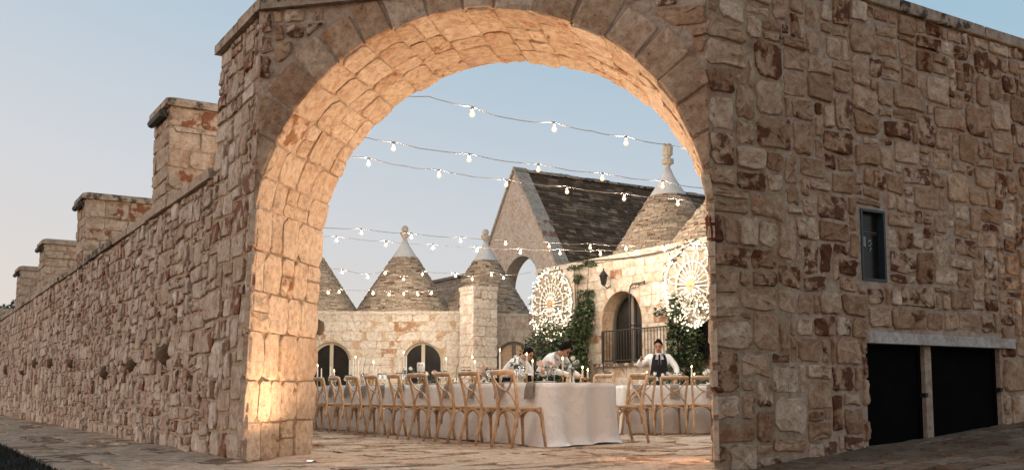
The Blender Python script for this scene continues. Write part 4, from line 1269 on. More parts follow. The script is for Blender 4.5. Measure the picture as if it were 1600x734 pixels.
# ---- climbing plants and bushes
def foliage(parent, blobs, n, rnd, size=(0.05, 0.1), name='foliage', mat='leaf'):
    mb = MB()
    tot = sum(b[1] for b in blobs)
    for (c, wgt, sx, sy, sz) in blobs:
        for _ in range(int(n * wgt / tot)):
            g = Vector((rnd.gauss(0, 1), rnd.gauss(0, 1), rnd.gauss(0, 1)))
            g = g.normalized() * rnd.uniform(0.45, 1.0) ** 0.6
            p = c + A * g.x * sx - B * g.y * sy + Z * g.z * sz
            if p.z < 0.03: continue
            d = Vector((rnd.uniform(-1, 1), rnd.uniform(-1, 1), rnd.uniform(-1, 0.4))).normalized()
            l = rnd.uniform(*size); e = d.cross(Vector((rnd.uniform(-1, 1), rnd.uniform(-1, 1), 1))).normalized() * l * 0.34
            d *= l
            mb.add([p, p + d * 0.4 + e, p + d, p + d * 0.4 - e], [(0, 1, 2, 3)], rnd.random())
    return mb.build(name, M[mat], parent, kind='stuff')
def plant(label, name, pts, n, rnd, stem=True, cat='plant'):
    blobs = []
    base = None
    for (px, py, w, wgt, sx, sy, sz) in pts:
        u, z = on_wall(px, py, F0, A); z = max(z, 0.1)
        blobs.append((fmap(u, z, w), wgt, sx, sy, sz))
    p0 = blobs[0][0]
    o = empty(name, (p0.x, p0.y, 0), label, cat)
    foliage(o, blobs, n, rnd)
    for k, b in enumerate(blobs[:6]):
        m_ = MB(); foot = Vector((p0.x, p0.y, 0)) + A * rnd.uniform(-0.15, 0.15)
        m_.tube([foot, foot.lerp(b[0], 0.4) - B * 0.02, foot.lerp(b[0], 0.75), b[0]], [0.025, 0.02, 0.014, 0.006], 5)
        m_.build('stem', M['bark'], o)
    return o
rp_ = random.Random(91)
plant('large dark leafy bush under the rosette at the end of the facade', 'evergreen_bush',
      [(912, 540, 0.35, 4, 0.5, 0.3, 0.55), (915, 575, 0.4, 3, 0.6, 0.35, 0.5), (922, 505, 0.25, 2.5, 0.38, 0.2, 0.42), (893, 560, 0.4, 2.5, 0.5, 0.3, 0.45), (905, 600, 0.4, 3, 0.8, 0.4, 0.5), (925, 480, 0.2, 0.5, 0.2, 0.1, 0.25)], 6500, rp_, cat='bush')
plant('sparser green bush below the rosette, against the trullo side', 'flowering_bush',
      [(862, 550, 0.4, 2, 0.6, 0.3, 0.55), (876, 530, 0.35, 1.5, 0.5, 0.25, 0.4), (870, 585, 0.4, 2, 0.8, 0.35, 0.6), (850, 565, 0.4, 1, 0.4, 0.3, 0.5)], 3000, rp_, cat='bush')
plant('thin vine climbing the pilaster to the cornice', 'climbing_vine',
      [(912, 470, 0.12, 1, 0.1, 0.06, 0.3), (910, 435, 0.16, 1, 0.15, 0.06, 0.12), (925, 458, 0.1, 1, 0.2, 0.05, 0.1), (928, 480, 0.1, 1, 0.12, 0.06, 0.25), (925, 412, 0.1, 0.8, 0.35, 0.05, 0.07), (905, 418, 0.16, 0.6, 0.3, 0.05, 0.06)], 620, rp_, cat='vine')
plant('leafy vine climbing below the rosette by the railing end', 'climbing_plant',
      [(1078, 540, 0.3, 3, 0.3, 0.22, 0.5), (1072, 505, 0.25, 2, 0.25, 0.18, 0.35), (1082, 580, 0.35, 2.5, 0.35, 0.25, 0.4), (1098, 530, 0.25, 1, 0.3, 0.15, 0.25), (1100, 560, 0.3, 1, 0.3, 0.18, 0.2), (1066, 480, 0.18, 0.7, 0.2, 0.1, 0.25), (1036, 486, 0.1, 0.25, 0.22, 0.05, 0.1), (1108, 590, 0.3, 1.2, 0.4, 0.2, 0.25)], 3600, rp_, cat='vine')
# distant tree behind the boundary wall
tp_ = P(22, 470, 48)
tr = empty('distant_tree', (tp_.x, tp_.y, 0), 'small dark tree top showing over the far end of the boundary wall', 'tree')
m_ = MB(); b0 = Vector((tp_.x, tp_.y, 0)); m_.tube([b0, b0 + Z * 2.5 + X * 0.1, b0 + Z * 4.2], [0.16, 0.12, 0.05], 7); m_.build('trunk', M['bark'], tr)
foliage(tr, [(b0 + Z * 4.2, 2, 1.4, 1.2, 0.8), (b0 + Z * 4.7 + X * 0.5, 1, 0.8, 0.8, 0.6), (b0 + Z * 4.5 - X * 1.2, 1, 0.8, 0.8, 0.5)], 1800, rp_, size=(0.12, 0.25), name='crown')

# ------------------------------------------------------------------ dinner tables
r5 = random.Random(101)
T0 = P(845, 615, 12.05); T0.z = 0                     # near left corner of the long table
TW, TLEN, TZ = 1.12, 9.0, 0.765
def table(origin, U, V, L, Wd, tl, cl, flare, near_flare):
    o = empty('banquet_table', origin + U * L / 2 + V * Wd / 2, tl, 'table')
    mb = MB(); q = [origin + U * 0.02 + V * 0.02, origin + U * (L - 0.02) + V * 0.02, origin + U * (L - 0.02) + V * (Wd - 0.02), origin + U * 0.02 + V * (Wd - 0.02)]
    mb.prism([(p.x, p.y) for p in q], TZ - 0.05, TZ - 0.012); mb.build('table_top', M['wood'], o)
    for a in (0.15, L / 2, L - 0.15):
        for b in (0.12, Wd - 0.12):
            p = origin + U * a + V * b
            lg = MB(); lg.tube([p, p + Z * (TZ - 0.045)], 0.03, 6); lg.build('leg', M['wood'], o)
    # cloth: top plus falling skirt with folds
    per = []
    step = 0.045
    def side(a, b, nrm, near):
        n_ = max(2, int((b - a).length / step))
        for i in range(n_): per.append((a.lerp(b, i / n_), nrm, near, i / n_))
    c = [origin, origin + U * L, origin + U * L + V * Wd, origin + V * Wd]
    side(c[3], c[0], -U, 1); side(c[0], c[1], -V, 0); side(c[1], c[2], U, 0); side(c[2], c[3], V, 0)
    n_ = len(per); rows = 12
    vs_ = []; s_ = 0.0
    for k in range(rows + 1):
        f = k / rows
        for i, (p, nrm, near, fr) in enumerate(per):
            # blend normals round the corners
            nn = Vector()
            for d_ in range(-4, 5): nn += per[(i + d_) % n_][1]
            nn.normalize()
            fl = (0.03 + near_flare * fr ** 3) if near else flare
            if near == 0 and nrm == -V and fr < 0.03: fl = near_flare + (flare - near_flare) * fr / 0.03
            ph = i * step
            fold = (math.sin(ph * 15 + 2.2 * nz(ph * 1.3, 4.0)) * 0.5 + nz(ph * 3.0, 8.0)) * (0.12 if near else 0.05)
            off = 0.012 + fl * f ** 1.4 + fold * (f ** 0.6)
            z = TZ + 0.006 - f * TZ
            if f == 1: z = 0.022 + max(0, nz(ph * 2.5, 12.0)) * (0.05 if near else 0.02)
            if f > 0.9 and f < 1: off += 0.01
            if f == 1 and near: off += 0.06
            vs_.append(p + nn * off + Z * (z if k else TZ + 0.006))
    fs = [(k * n_ + i, (k + 1) * n_ + i, (k + 1) * n_ + (i + 1) % n_, k * n_ + (i + 1) % n_) for k in range(rows) for i in range(n_)]
    fs.append(tuple(range(n_)))
    mb = MB(); mb.add(vs_, fs)
    co = mb.build('tablecloth', M['linen'], None, smooth=True)
    tag(co, cl, 'tablecloth')
table(T0, A, B, TLEN, TW, 'long banquet table hidden under a white cloth beside the row of chairs', 'white cloth draped to the ground over the long banquet table', 0.07, 0.30)
RT0 = P(968, 615, 16.0); RT0.z = 0
RU = Vector((math.cos(0.06), math.sin(0.06), 0)); RV = Vector((-RU.y, RU.x, 0))
RT0 = P(975, 615, 15.75); RT0.z = 0
table(RT0, RU, RV, 4.6, 1.0, 'second banquet table under a white cloth in front of the facade', 'white cloth over the second table, in front of the standing waiter', 0.05, 0.06)

# ------------------------------------------------------------------ cross-back chairs
def make_chair():
    """bentwood chair at the origin, sitter faces +Y"""
    root = empty('crossback_chair', (0, 0, 0), 'x', 'chair')
    def b(mb, name, mat='wood', sm=True): return mb.build(name, M[mat], root, smooth=sm, local=True)
    # seat
    m_ = MB(); n_ = 20; ring = []
    for k in range(n_):
        a = 2 * math.pi * k / n_; c_, s_ = math.cos(a), math.sin(a)
        x = 0.205 * math.copysign(abs(c_) ** 0.55, c_) * (1.0 + 0.10 * s_); y = 0.205 * math.copysign(abs(s_) ** 0.55, s_)
        ring.append((x, y))
    m_.add([Vector((x, y, 0.44)) for x, y in ring] + [Vector((x * 1.02, y * 1.02, 0.455)) for x, y in ring] + [Vector((x, y, 0.472)) for x, y in ring], [tuple(reversed(range(n_)))] + [(j * n_ + k, j * n_ + (k + 1) % n_, (j + 1) * n_ + (k + 1) % n_, (j + 1) * n_ + k) for j in range(2) for k in range(n_)] + [tuple(range(2 * n_, 3 * n_))])
    seat = b(m_, 'seat')
    m_ = MB(); m_.add([Vector((x * 0.82, y * 0.82, 0.4735)) for x, y in ring], [tuple(range(n_))]); o = m_.build('woven_panel', M['cane'], seat, local=True)
    for s in (-1, 1):
        m_ = MB(); m_.tube([(s * 0.19, -0.29, 0.0), (s * 0.185, -0.245, 0.16), (s * 0.18, -0.205, 0.34), (s * 0.18, -0.195, 0.46), (s * 0.19, -0.215, 0.62), (s * 0.205, -0.255, 0.78), (s * 0.21, -0.275, 0.865)], [0.018, 0.02, 0.021, 0.021, 0.02, 0.019, 0.018], 7); b(m_, 'back_post')
        m_ = MB(); m_.tube([(s * 0.215, 0.20, 0.0), (s * 0.195, 0.18, 0.2), (s * 0.185, 0.165, 0.445)], [0.017, 0.019, 0.021], 7); b(m_, 'front_leg')
        pts = []
        for i in range(10):
            t = i / 9; x = -s * 0.185 + s * 0.39 * t; z = 0.475 + 0.375 * t
            pts.append((x, -0.205 - 0.075 * t + 0.02 * math.sin(math.pi * t) * (1 + 0.25 * s), z + 0.04 * math.sin(2 * math.pi * t)))
        m_ = MB(); m_.tube(pts, 0.0135, 6, flat=0.8); b(m_, 'cross_slat')
    m_ = MB(); pts = [(-0.215 + 0.43 * i / 10, -0.275 - 0.055 * math.sin(math.pi * i / 10), 0.868) for i in range(11)]
    rr = [0.021] + [0.031] * 9 + [0.021]
    m_.tube(pts, rr, 8, flat=1.0); b(m_, 'top_rail')
    # bent hoops under the seat
    def hoop(p, q, drop):
        p, q = Vector(p), Vector(q); pts = []
        for i in range(11):
            t = i / 10; c_ = p.lerp(q, 0.5 - 0.5 * math.cos(math.pi * t)); pts.append((c_.x, c_.y, 0.435 - drop * (1 - math.sin(math.pi * t) ** 0.6)))
        m_ = MB(); m_.tube(pts, 0.013, 6); b(m_, 'bent_brace')
    hoop((-0.18, -0.21, 0), (0.18, -0.21, 0), 0.2); hoop((-0.188, 0.175, 0), (0.188, 0.175, 0), 0.2)
    for s in (-1, 1): hoop((s * 0.18, -0.2, 0), (s * 0.188, 0.165, 0), 0.2)
    return root
ORD = ['first', 'second', 'third', 'fourth', 'fifth', 'sixth', 'seventh', 'eighth', 'ninth', 'tenth', 'eleventh']
chair0 = make_chair(); first = [True]
def chair(pos, face, label, group, jit=0.11):
    o = chair0 if first[0] else copy_tree(chair0)
    first[0] = False
    o.location = (pos.x, pos.y, 0.014)
    o.rotation_euler = (0, 0, math.atan2(-face.x, face.y) + r5.uniform(-jit, jit))
    o['label'] = label; o['group'] = group
for k in range(11):
    lab = f'{ORD[k]} oak cross-back chair from the pooled cloth corner, in the row along the long table'
    p = T0 - B * (0.36 + r5.uniform(-0.02, 0.02)) + A * (-0.10 + 0.735 * k + r5.uniform(-0.04, 0.04))
    chair(p, B, lab, 'chairs along the long table')
for k in range(8):
    p = T0 + B * (TW + 0.33) + A * (0.28 + 0.74 * k + r5.uniform(-0.04, 0.04))
    if k in (3, 4): continue
    chair(p, -B, 'pale cross-back chair standing between the two tables by the cloth corner' if k == 0 else f'{ORD[k]} cross-back chair on the far side of the long table, rail showing above the cloth', 'chairs along the long table')
for k in range(7):
    p = RT0 + RU * (0.16 + 0.50 * k) - RV * 0.32
    chair(p, RV, f'{ORD[k]} cross-back chair of the second table, counted from the long table', 'chairs at the second table')
# ------------------------------------------------------------------ things on the tables
def on_table(s, w): return T0 + A * s + B * w + Z * (TZ + 0.007)
def on_table2(s, w): return RT0 + RU * s + RV * w + Z * (TZ + 0.007)
def candle(p, h, hold, label, group, lit=True):
    o = empty('candle', p, label, 'candle', group)
    m_ = MB()
    if hold > 0.03: m_.lathe([(0.0, 0.001), (0.045, 0.001), (0.045, 0.008), (0.012, 0.014), (0.010, hold * 0.5), (0.014, hold - 0.03), (0.02, hold - 0.02), (0.02, hold), (0.0, hold)], 10, p)
    else: m_.lathe([(0.0, 0.001), (0.04, 0.001), (0.04, hold), (0.0, hold)], 10, p)
    m_.build('holder', M['brass'], o, smooth=False)
    m_ = MB(); m_.lathe([(0.013, hold - 0.004), (0.0125, hold + h * 0.6), (0.011, hold + h), (0.0, hold + h)], 8, p); m_.build('wax', M['wax'], o, smooth=False)
    m_ = MB(); m_.tube([p + Z * (hold + h - 0.003), p + Z * (hold + h + 0.012)], 0.002, 4); m_.build('wick', M['iron'], o)
    if lit:
        m_ = MB(); m_.lathe([(0.0, hold + h + 0.004), (0.006, hold + h + 0.014), (0.0065, hold + h + 0.02), (0.003, hold + h + 0.034), (0.0, hold + h + 0.042)], 6, p); m_.build('flame', M['flame'], o, smooth=True)
def bouquet(p, h, R, n, mat, label, group, vase='glass', rnd=r5):
    o = empty('flower_vase', p, label, 'flower vase', group)
    m_ = MB(); m_.lathe([(0.0, 0.001), (0.035, 0.001), (0.04, 0.02), (0.03, h * 0.6), (0.035, h)], 12, p); m_.build('vase', M[vase], o, smooth=True)
    lf = MB()
    for _ in range(34):
        d = Vector((rnd.gauss(0, 1), rnd.gauss(0, 1), rnd.gauss(-0.3, 0.6))).normalized(); q = p + Z * (h + R * 0.35) + d * R * 0.6
        e = d.orthogonal().normalized() * 0.014; lf.add([q - d * 0.01, q + e + d * 0.02, q + d * 0.06, q - e + d * 0.02], [(0, 1, 2, 3)], rnd.random())
    lf.build('leaves', M['leaf'], o, kind='stuff')
    for k in range(n):
        d = Vector((rnd.gauss(0, 1), rnd.gauss(0, 1), abs(rnd.gauss(0.5, 0.7)))).normalized(); c = p + Z * (h + R * 0.45) + d * R * 0.72
        st = MB(); st.tube([p + Z * 0.02, p + Z * h, c], 0.003, 4); st.build('stem', M['leaf'], o)
        m_ = MB(); r_ = R * rnd.uniform(0.42, 0.55)
        for j in range(9):       # cupped petals
            a = j * 2.4; tl = 0.35 + 0.08 * j
            ax = (d + (d.orthogonal().normalized() * math.cos(a) + d.cross(d.orthogonal().normalized()) * math.sin(a)) * tl).normalized()
            sd = ax.cross(d).normalized() if ax.cross(d).length > 1e-3 else ax.orthogonal().normalized()
            m_.add([c, c + ax * r_ * 0.6 + sd * r_ * 0.5, c + ax * r_ * 1.05 + d * r_ * 0.15, c + ax * r_ * 0.6 - sd * r_ * 0.5], [(0, 1, 2, 3)], rnd.random())
        m_.ball(c + d * r_ * 0.35, r_ * 0.42, 7, 5, rnd.random()); m_.build('bloom', M[mat], o)
def photo_table(px, w):
    """place on the long table at photo column px, w metres in from the chair side"""
    k = (px - CX) / FPX; q = T0 + B * w
    s = (k * q.y - q.x) / (A.x - k * A.y)
    return s
def photo_top(px, py, s, w):
    q = T0 + A * s + B * w
    return P(px, py, q.y).z - TZ - 0.007
CAN = [(497, 572, .5), (503, 575, .6), (517, 572, .4), (523, 580, .6), (547, 562, .5), (552, 561, .65), (556, 559, .5), (560, 562, .6), (566, 563, .45), (584, 567, .5), (588, 575, .6), (623, 553, .4), (631, 552, .55), (635, 556, .6), (697, 562, .5), (738, 560, .45), (742, 567, .6), (781, 549, .5), (823, 555, .6), (832, 566, .7), (879, 562, .55), (910, 576, .75), (918, 580, .85)]
for i, (px, py, w) in enumerate(CAN):
    s = photo_table(px, w)
    if not 0.05 < s < TLEN - 0.1: continue
    ht = max(0.12, photo_top(px, py, s, w)); hold = 0.06 if ht < 0.25 else min(0.14, ht * 0.35)
    candle(on_table(s, w), ht - hold, hold, 'tall white taper candle ' + ('at the hidden far end of the long table' if px < 530 else 'in the cluster of five on the long table' if px < 570 else 'of the pair beside the amber bowl on the long table' if px < 600 else 'of the three beside the white anemone on the long table' if px < 640 else 'standing alone beside the arched window on the long table' if px < 700 else 'of the lit pair before the square pier' if px < 750 else 'burning before the brown arched door' if px < 800 else 'burning beside the man leaning at the brown door' if px < 840 else 'before the dark haired man' if px < 890 else 'of the short pair by the bush end of the long table'), 'taper candles on the long table', lit=px > 660 or i % 3 == 0)
BQ = [(520, 596, .55, .09, 3, 'petal_white', 'small white anemones in a vase on the long table'), (548, 588, .7, .12, 4, 'petal', 'low pale flowers in front of the cluster of five candles'), (640, 574, .6, .10, 2, 'petal_white', 'white anemone beside the three candles at the arched window'), (670, 582, .5, .13, 6, 'petal', 'loose blush flower bunch in a glass vase before the arched window'), (761, 577, .55, .13, 5, 'petal', 'blush flowers in a clear vase behind the chair near the square pier'), (806, 560, .6, .08, 2, 'petal_white', 'single white bloom on a tall stem before the bending man in white'), (852, 580, .55, .15, 9, 'petal', 'round bouquet of blush roses near the end of the long table'), (893, 562, .8, .10, 3, 'petal_white', 'white blooms on a tall stem beside the dark haired man')]
for px, py, w, R, n_, mt, lab in BQ:
    s = photo_table(px, w); ht = max(0.16, photo_top(px, py, s, w))
    bouquet(on_table(s, w), max(0.06, ht - R), R, n_, mt, lab, 'flowers on the long table')
# blue-green stems and pillar candle
for px, py, lab in ((571, 556, 'single tall green stem in a bottle between the candle clusters'), (716, 560, 'single tall green stem in a bottle before the square pier')):
    s = photo_table(px - 3, 0.5); p = on_table(s, 0.5); h = photo_top(px, py, s, 0.5)
    o = empty('bud_vase', p, lab, 'flower vase'); m_ = MB(); m_.lathe([(0, .001), (.03, .001), (.035, .05), (.012, .1), (.012, .14)], 10, p); m_.build('bottle', M['glass'], o, smooth=True)
    m_ = MB(); m_.tube([p + Z * .02, p + Z * h * .5, p + Z * h + X * 0.05], [.005, .006, .003], 5); m_.build('stem', M['leaf'], o)
s = photo_table(658, 0.5); p = on_table(s, 0.5); h = photo_top(658, 566, s, 0.5)
o = empty('lantern_jar', p, 'short round white paper lantern with red dots on the long table', 'lantern')
m_ = MB(); m_.lathe([(0, .001), (.05, .001), (.05, h - 0.17), (.03, h - 0.165), (.03, h - .16)], 10, p); m_.build('stand', M['brass'], o)
m_ = MB(); m_.lathe([(.03, h - .16), (.062, h - .15), (.065, h - .03), (.055, h), (.0, h)], 12, p); m_.build('shade', M['petal_white'], o, smooth=True)
m_ = MB(); 
for dx in (-0.025, 0.025): m_.ball(p + Z * (h - 0.04) - Yv * 0.06 + X * dx, 0.010, 6, 4)
red = plain_mat('red_paint', (0.25, 0.02, 0.02), 0.6, 0.1, 10, 0)
m_.build('red_dots', red, o, kind='stuff')
s = photo_table(578, .65); p = on_table(s, .65)
m_ = MB(); m_.lathe([(0, .001), (.05, .001), (.06, .02), (.085, .17), (.08, .175), (.055, .03), (0, .025)], 14, p); bw = m_.build('amber_bowl', M['brass'], None, smooth=True); tag(bw, 'amber brass bowl on the long table behind the second candle cluster', 'bowl')
# glasses, plates, napkins
gm_ = MB(); gm_.lathe([(0.0, 0.0), (0.034, 0.001), (0.032, 0.004), (0.005, 0.008), (0.004, 0.09), (0.02, 0.105), (0.037, 0.14), (0.036, 0.175), (0.030, 0.205), (0.028, 0.205), (0.034, 0.17), (0.018, 0.11), (0.0, 0.10)], 12)
gmesh = gm_.mesh('wine_glass', M['glass'], True)
pm_ = MB(); pm_.lathe([(0.0, 0.001), (0.08, 0.001), (0.13, 0.014), (0.128, 0.018), (0.08, 0.007), (0.0, 0.006)], 18)
pmesh = pm_.mesh('plate', M['wax'], True)
nm = MB()
for (s, fn_, V_, U_, lab, grp, cnt, sp, lab2, lab3) in ((0.18, on_table, B, A, 'clear stemmed wine glass set on the long table', 'glasses on the long table', 11, 0.725, 'white dinner plate at a place setting on the long table', 'taupe linen napkin hanging over the edge of the long table'), (0.22, on_table2, RV, RU, 'clear stemmed wine glass set on the second table', 'glasses on the second table', 6, 0.58, 'white dinner plate on the second table', 'taupe linen napkin hanging over the edge of the second table')):
    for k in range(cnt):
        for j, (dw, ds) in enumerate(((0.33, 0.17), (0.38, 0.09))):
            g = bpy.data.objects.new('wine_glass', gmesh); g.location = fn_(s + sp * k + ds, dw); col.objects.link(g); tag(g, lab, 'glass', grp)
        g = bpy.data.objects.new('plate', pmesh); g.location = fn_(s + sp * k, 0.19); col.objects.link(g); tag(g, lab2, 'plate', grp.replace('glasses', 'plates'))
        # napkin: folded strip over plate and table edge
        m_ = MB(); pts = []
        for i, (w_, z_) in enumerate(((0.16, 0.012), (0.06, 0.012), (0.0, 0.012), (-0.035, 0.0), (-0.05, -0.05), (-0.06, -0.12), (-0.066, -0.20))):
            hw_ = 0.05 + 0.006 * i
            c_ = fn_(s + sp * k, w_) + Z * z_
            for e_ in (-1, -0.35, 0.3, 1): pts.append(c_ + U_ * hw_ * e_ + V_ * (0.012 * math.sin(e_ * 5 + k) * (i > 2)))
        fs = [(i * 4 + j, i * 4 + j + 1, (i + 1) * 4 + j + 1, (i + 1) * 4 + j) for i in range(6) for j in range(3)]
        m_.add(pts, fs); nn_ = m_.build('napkin', M['napkin'], None, smooth=True); tag(nn_, lab3, 'napkin', grp.replace('glasses', 'napkins'))
for px, py in ((1010, 584), (1080, 574), (1084, 586)):
    k = (px - CX) / FPX; q = RT0 + RV * 0.45; s = (k * q.y - q.x) / (RU.x - k * RU.y); pp = on_table2(s, 0.45); h = max(0.15, P(px, py, pp.y).z - pp.z)
    candle(pp, h * 0.75, h * 0.25, 'tall white candle in a brass holder on the second table', 'candles on the second table', True)
for px, py, R, lab in ((1020, 588, .1, 'white bloom in a vase before the waiter on the second table'), (1040, 586, .09, 'white flower by the waiter, on the second table'), (1105, 590, .14, 'low pale flowers at the gate jamb end of the second table')):
    k = (px - CX) / FPX; q = RT0 + RV * 0.5; s = (k * q.y - q.x) / (RU.x - k * RU.y); pp = on_table2(s, 0.5); h = max(0.14, P(px, py, pp.y).z - pp.z)
    bouquet(pp, max(0.06, h - R), R, 4, 'petal_white', lab, 'flowers on the second table')

# ------------------------------------------------------------------ string lights
STR = [
    ('added unseen gate-side', [(420, 40, 4.5, None), (560, 62, 4.47, 1), (690, 72, 4.44, 1), (815, 78, 4.42, 1), (935, 86, 4.42, 1), (1045, 96, 4.40, 1), (1130, 104, 4.38, None)]),  # added string, hidden above the arch, to light the near cloth and floor
    ('topmost', [(480, 120, 4.45, None), (560, 141, 4.36, None), (670, 151, 4.36, None), (738, 167, 4.30, 1), (800, 186, 4.26, None), (866, 191, 4.3, 1), (925, 205, 4.28, None), (978, 213, 4.28, 1), (1045, 226, 4.26, None), (1081, 232, 4.26, 1), (1120, 240, 4.2, None)]),
    ('second', [(420, 190, 4.4, None), (500, 207, 4.35, None), (572, 215, 4.35, None), (615, 222, 4.32, 1), (733, 240, 4.3, 1), (841, 256, 4.28, 1), (941, 270, 4.2, 1), (1035, 282, 4.15, 1), (1120, 295, 4.1, None)]),
    ('third', [(420, 218, 4.35, None), (576, 247, 4.33, 1), (686, 265, 4.3, 1), (791, 280, 4.25, 1), (886, 291, 4.2, 1), (975, 302, 4.1, 1), (1059, 310, 4.0, 1), (1120, 322, 3.95, None)]),
    ('fourth', [(440, 345, 4.15, None), (565, 357, 4.12, 1), (643, 364, 4.1, 1), (720, 370, 4.08, 1), (790, 374, 4.04, 1), (858, 378, 3.93, 1), (922, 380, 3.82, 1), (978, 382, 3.7, 1), (1038, 383, 3.56, 1), (1090, 383, 3.46, None), (1135, 384, 3.4, None)]),
    ('fifth', [(440, 361, 4.05, None), (526, 369, 4.05, 1), (603, 376, 4.03, 1), (677, 381, 4.0, 1), (745, 385, 3.97, 1), (813, 388, 3.87, 1), (875, 389, 3.78, 1), (938, 390, 3.66, 1), (993, 389, 3.54, 1), (1060, 390, 3.42, None), (1135, 392, 3.34, None)]),
    ('sixth', [(450, 410, 4.1, None), (535, 420, 4.06, 1), (575, 428, 4.02, 1), (602, 421, 4.0, 1), (631, 431, 4.0, 1), (660, 423, 4.0, 1), (712, 426, 4.0, 1), (738, 431, 3.98, 1), (768, 424, 3.95, 1), (787, 429, 3.95, 1), (830, 425, 3.95, None)]),
    ('lowest', [(450, 450, 3.72, None), (513, 452, 3.7, 1), (530, 451, 3.7, 1), (583, 453, 3.7, 1), (608, 455, 3.68, 1), (631, 454, 3.68, 1), (653, 455, 3.68, 1), (674, 453, 3.7, 1), (712, 448, 3.75, None)]),
]
bb = MB(); bb.lathe([(0.0, 0.0), (0.014, -0.001), (0.022, -0.014), (0.034, -0.040), (0.035, -0.056), (0.025, -0.078), (0.0, -0.088)], 10)
bmesh_ = bb.mesh('bulb', M['bulb'], True)
fb_ = MB(); fb_.ball((0, 0, -0.047), 0.0105, 8, 5); fmesh_ = fb_.mesh('filament', M['filament'], True)
sk = MB(); sk.lathe([(0.0, 0.055), (0.012, 0.054), (0.018, 0.04), (0.018, 0.0), (0.0, -0.002)], 8)
smesh_ = sk.mesh('socket', M['cable'], True)
for nm_, pts in STR:
    W_ = []
    for px, py, z, bulb in pts:
        d = ray(px, py); k = (z - HCAM) / d.z
        W_.append((Vector((0, 0, HCAM)) + d * k, bulb))
    o = empty('string_light', W_[0][0], f'{nm_} festoon string of warm round bulbs across the courtyard', 'string lights', 'festoon strings over the courtyard')
    cab = []
    for i in range(len(W_) - 1):
        p, q = W_[i][0], W_[i + 1][0]; L_ = (q - p).length
        for j in range(6):
            t = j / 6
            cab.append(p.lerp(q, t) + Z * (-0.035 * L_ * 4 * t * (1 - t) * r5.uniform(0.7, 1.1)))
    cab.append(W_[-1][0])
    m_ = MB(); m_.tube(cab, 0.0055, 5); m_.build('cable', M['cable'], o, smooth=True)
    for p, bulb in W_:
        if not bulb: continue
        so = bpy.data.objects.new('socket', smesh_); so.location = p - Z * 0.05; col.objects.link(so); add_child(so, o)
        bo = bpy.data.objects.new('bulb', bmesh_); bo.location = p - Z * 0.05; col.objects.link(bo); add_child(bo, o)
        fo_ = bpy.data.objects.new('filament', fmesh_); fo_.location = p - Z * 0.05; col.objects.link(fo_); add_child(fo_, o)

# ------------------------------------------------------------------ ground uplights (left jamb and hatch wall of the place; the rest added, unseen)
def uplight(p, aim, energy, label, size=70, blend=0.8, col_=(1.0, 0.77, 0.52), R=0.055):
    o = empty('ground_uplight', p, label, 'uplight', 'recessed ground uplights')
    m_ = MB(); m_.lathe([(R * 0.7, 0.016), (R, 0.02), (R * 1.15, 0.014), (R * 1.2, -0.02)], 16, p); m_.build('rim', M['iron'], o, smooth=True)
    m_ = MB(); m_.lathe([(0.0, 0.018), (R * 0.72, 0.016)], 16, p); m_.build('lens', M['lens'], o)
    ld = bpy.data.lights.new('uplight_lamp', 'SPOT'); ld.energy = energy * LAMP; ld.color = col_; ld.spot_size = math.radians(size); ld.spot_blend = blend; ld.shadow_soft_size = 0.03
    lo = bpy.data.objects.new('lamp', ld); lo.location = p + Z * 0.04; lo.rotation_euler = (-(aim)).to_track_quat('Z', 'Y').to_euler(); col.objects.link(lo); add_child(lo, o)
up1 = G(484, 722)
uplight(up1, (FD * 0.3 - NIN * 0.1 + Z), 190, 'lit round ground lamp at the foot of the left gate jamb', size=172, col_=(1.0, 0.66, 0.42), blend=1.0)
uplight(CR + NIN * 1.2 - FD * 0.05, (-FD * 0.55 - NIN * 0.12 + Z), 850, 'added unseen ground lamp at the foot of the opposite gate jamb', size=140, col_=(1.0, 0.66, 0.42), blend=1.0, R=0.03)  # added lamp hidden behind the right jamb, lights soffit and left jamb
uplight(CR + B * 5.4 - A * 0.3 + Z * ramp_h(5.4), (A * 0.1 + Z - B * 0.1), 120, 'ground lamp at the foot of the hatch wall beyond the doors', size=110, col_=(1.0, 0.6, 0.25))
for i, px in enumerate((470, 560, 610, 690)):  # added lamps, out of sight behind the table, brighten the trullo wall
    p = P(px, 615, D1 - 0.9); p.z = 0.0
    uplight(p, Vector((0, 0.12, 1)), 45, 'added unseen ground lamp washing the wall of the trullo house', size=130)
p = P(770, 615, 29.9); p.z = 0; uplight(p, Vector((0, 0.15, 1)), 90, 'added unseen ground lamp before the square courtyard pier', size=120)  # added unseen lamp to brighten the pier
for uf in (5.0, 2.9, 0.9, -1.0):  # added unseen lamps to brighten the facade
    uplight(fmap(uf, 0, 0.95), B * 0.12 + Z, 15, 'added unseen ground lamp washing the courtyard facade', size=130)
# small dark lantern on the courtyard side of the jamb
lp0 = P(500, 512, CLb.y + 0.12)
lo2 = empty('jamb_lantern', lp0, 'small dark wicker lantern hanging at the back edge of the gate jamb', 'lantern')
m_ = MB(); m_.lathe([(0.0, lp0.z - 0.08), (0.03, lp0.z - 0.07), (0.05, lp0.z - 0.01), (0.045, lp0.z + 0.05), (0.015, lp0.z + 0.08)], 10, (lp0.x, lp0.y, 0)); m_.build('cage', M['bark'], lo2)
m_ = MB(); m_.tube([Vector((lp0.x, lp0.y, lp0.z + 0.075)), Vector((lp0.x - 0.05, lp0.y, lp0.z + 0.11)), Vector((lp0.x - 0.2, lp0.y - 0.02, lp0.z + 0.1))], 0.008, 5); m_.build('arm', M['iron'], lo2)

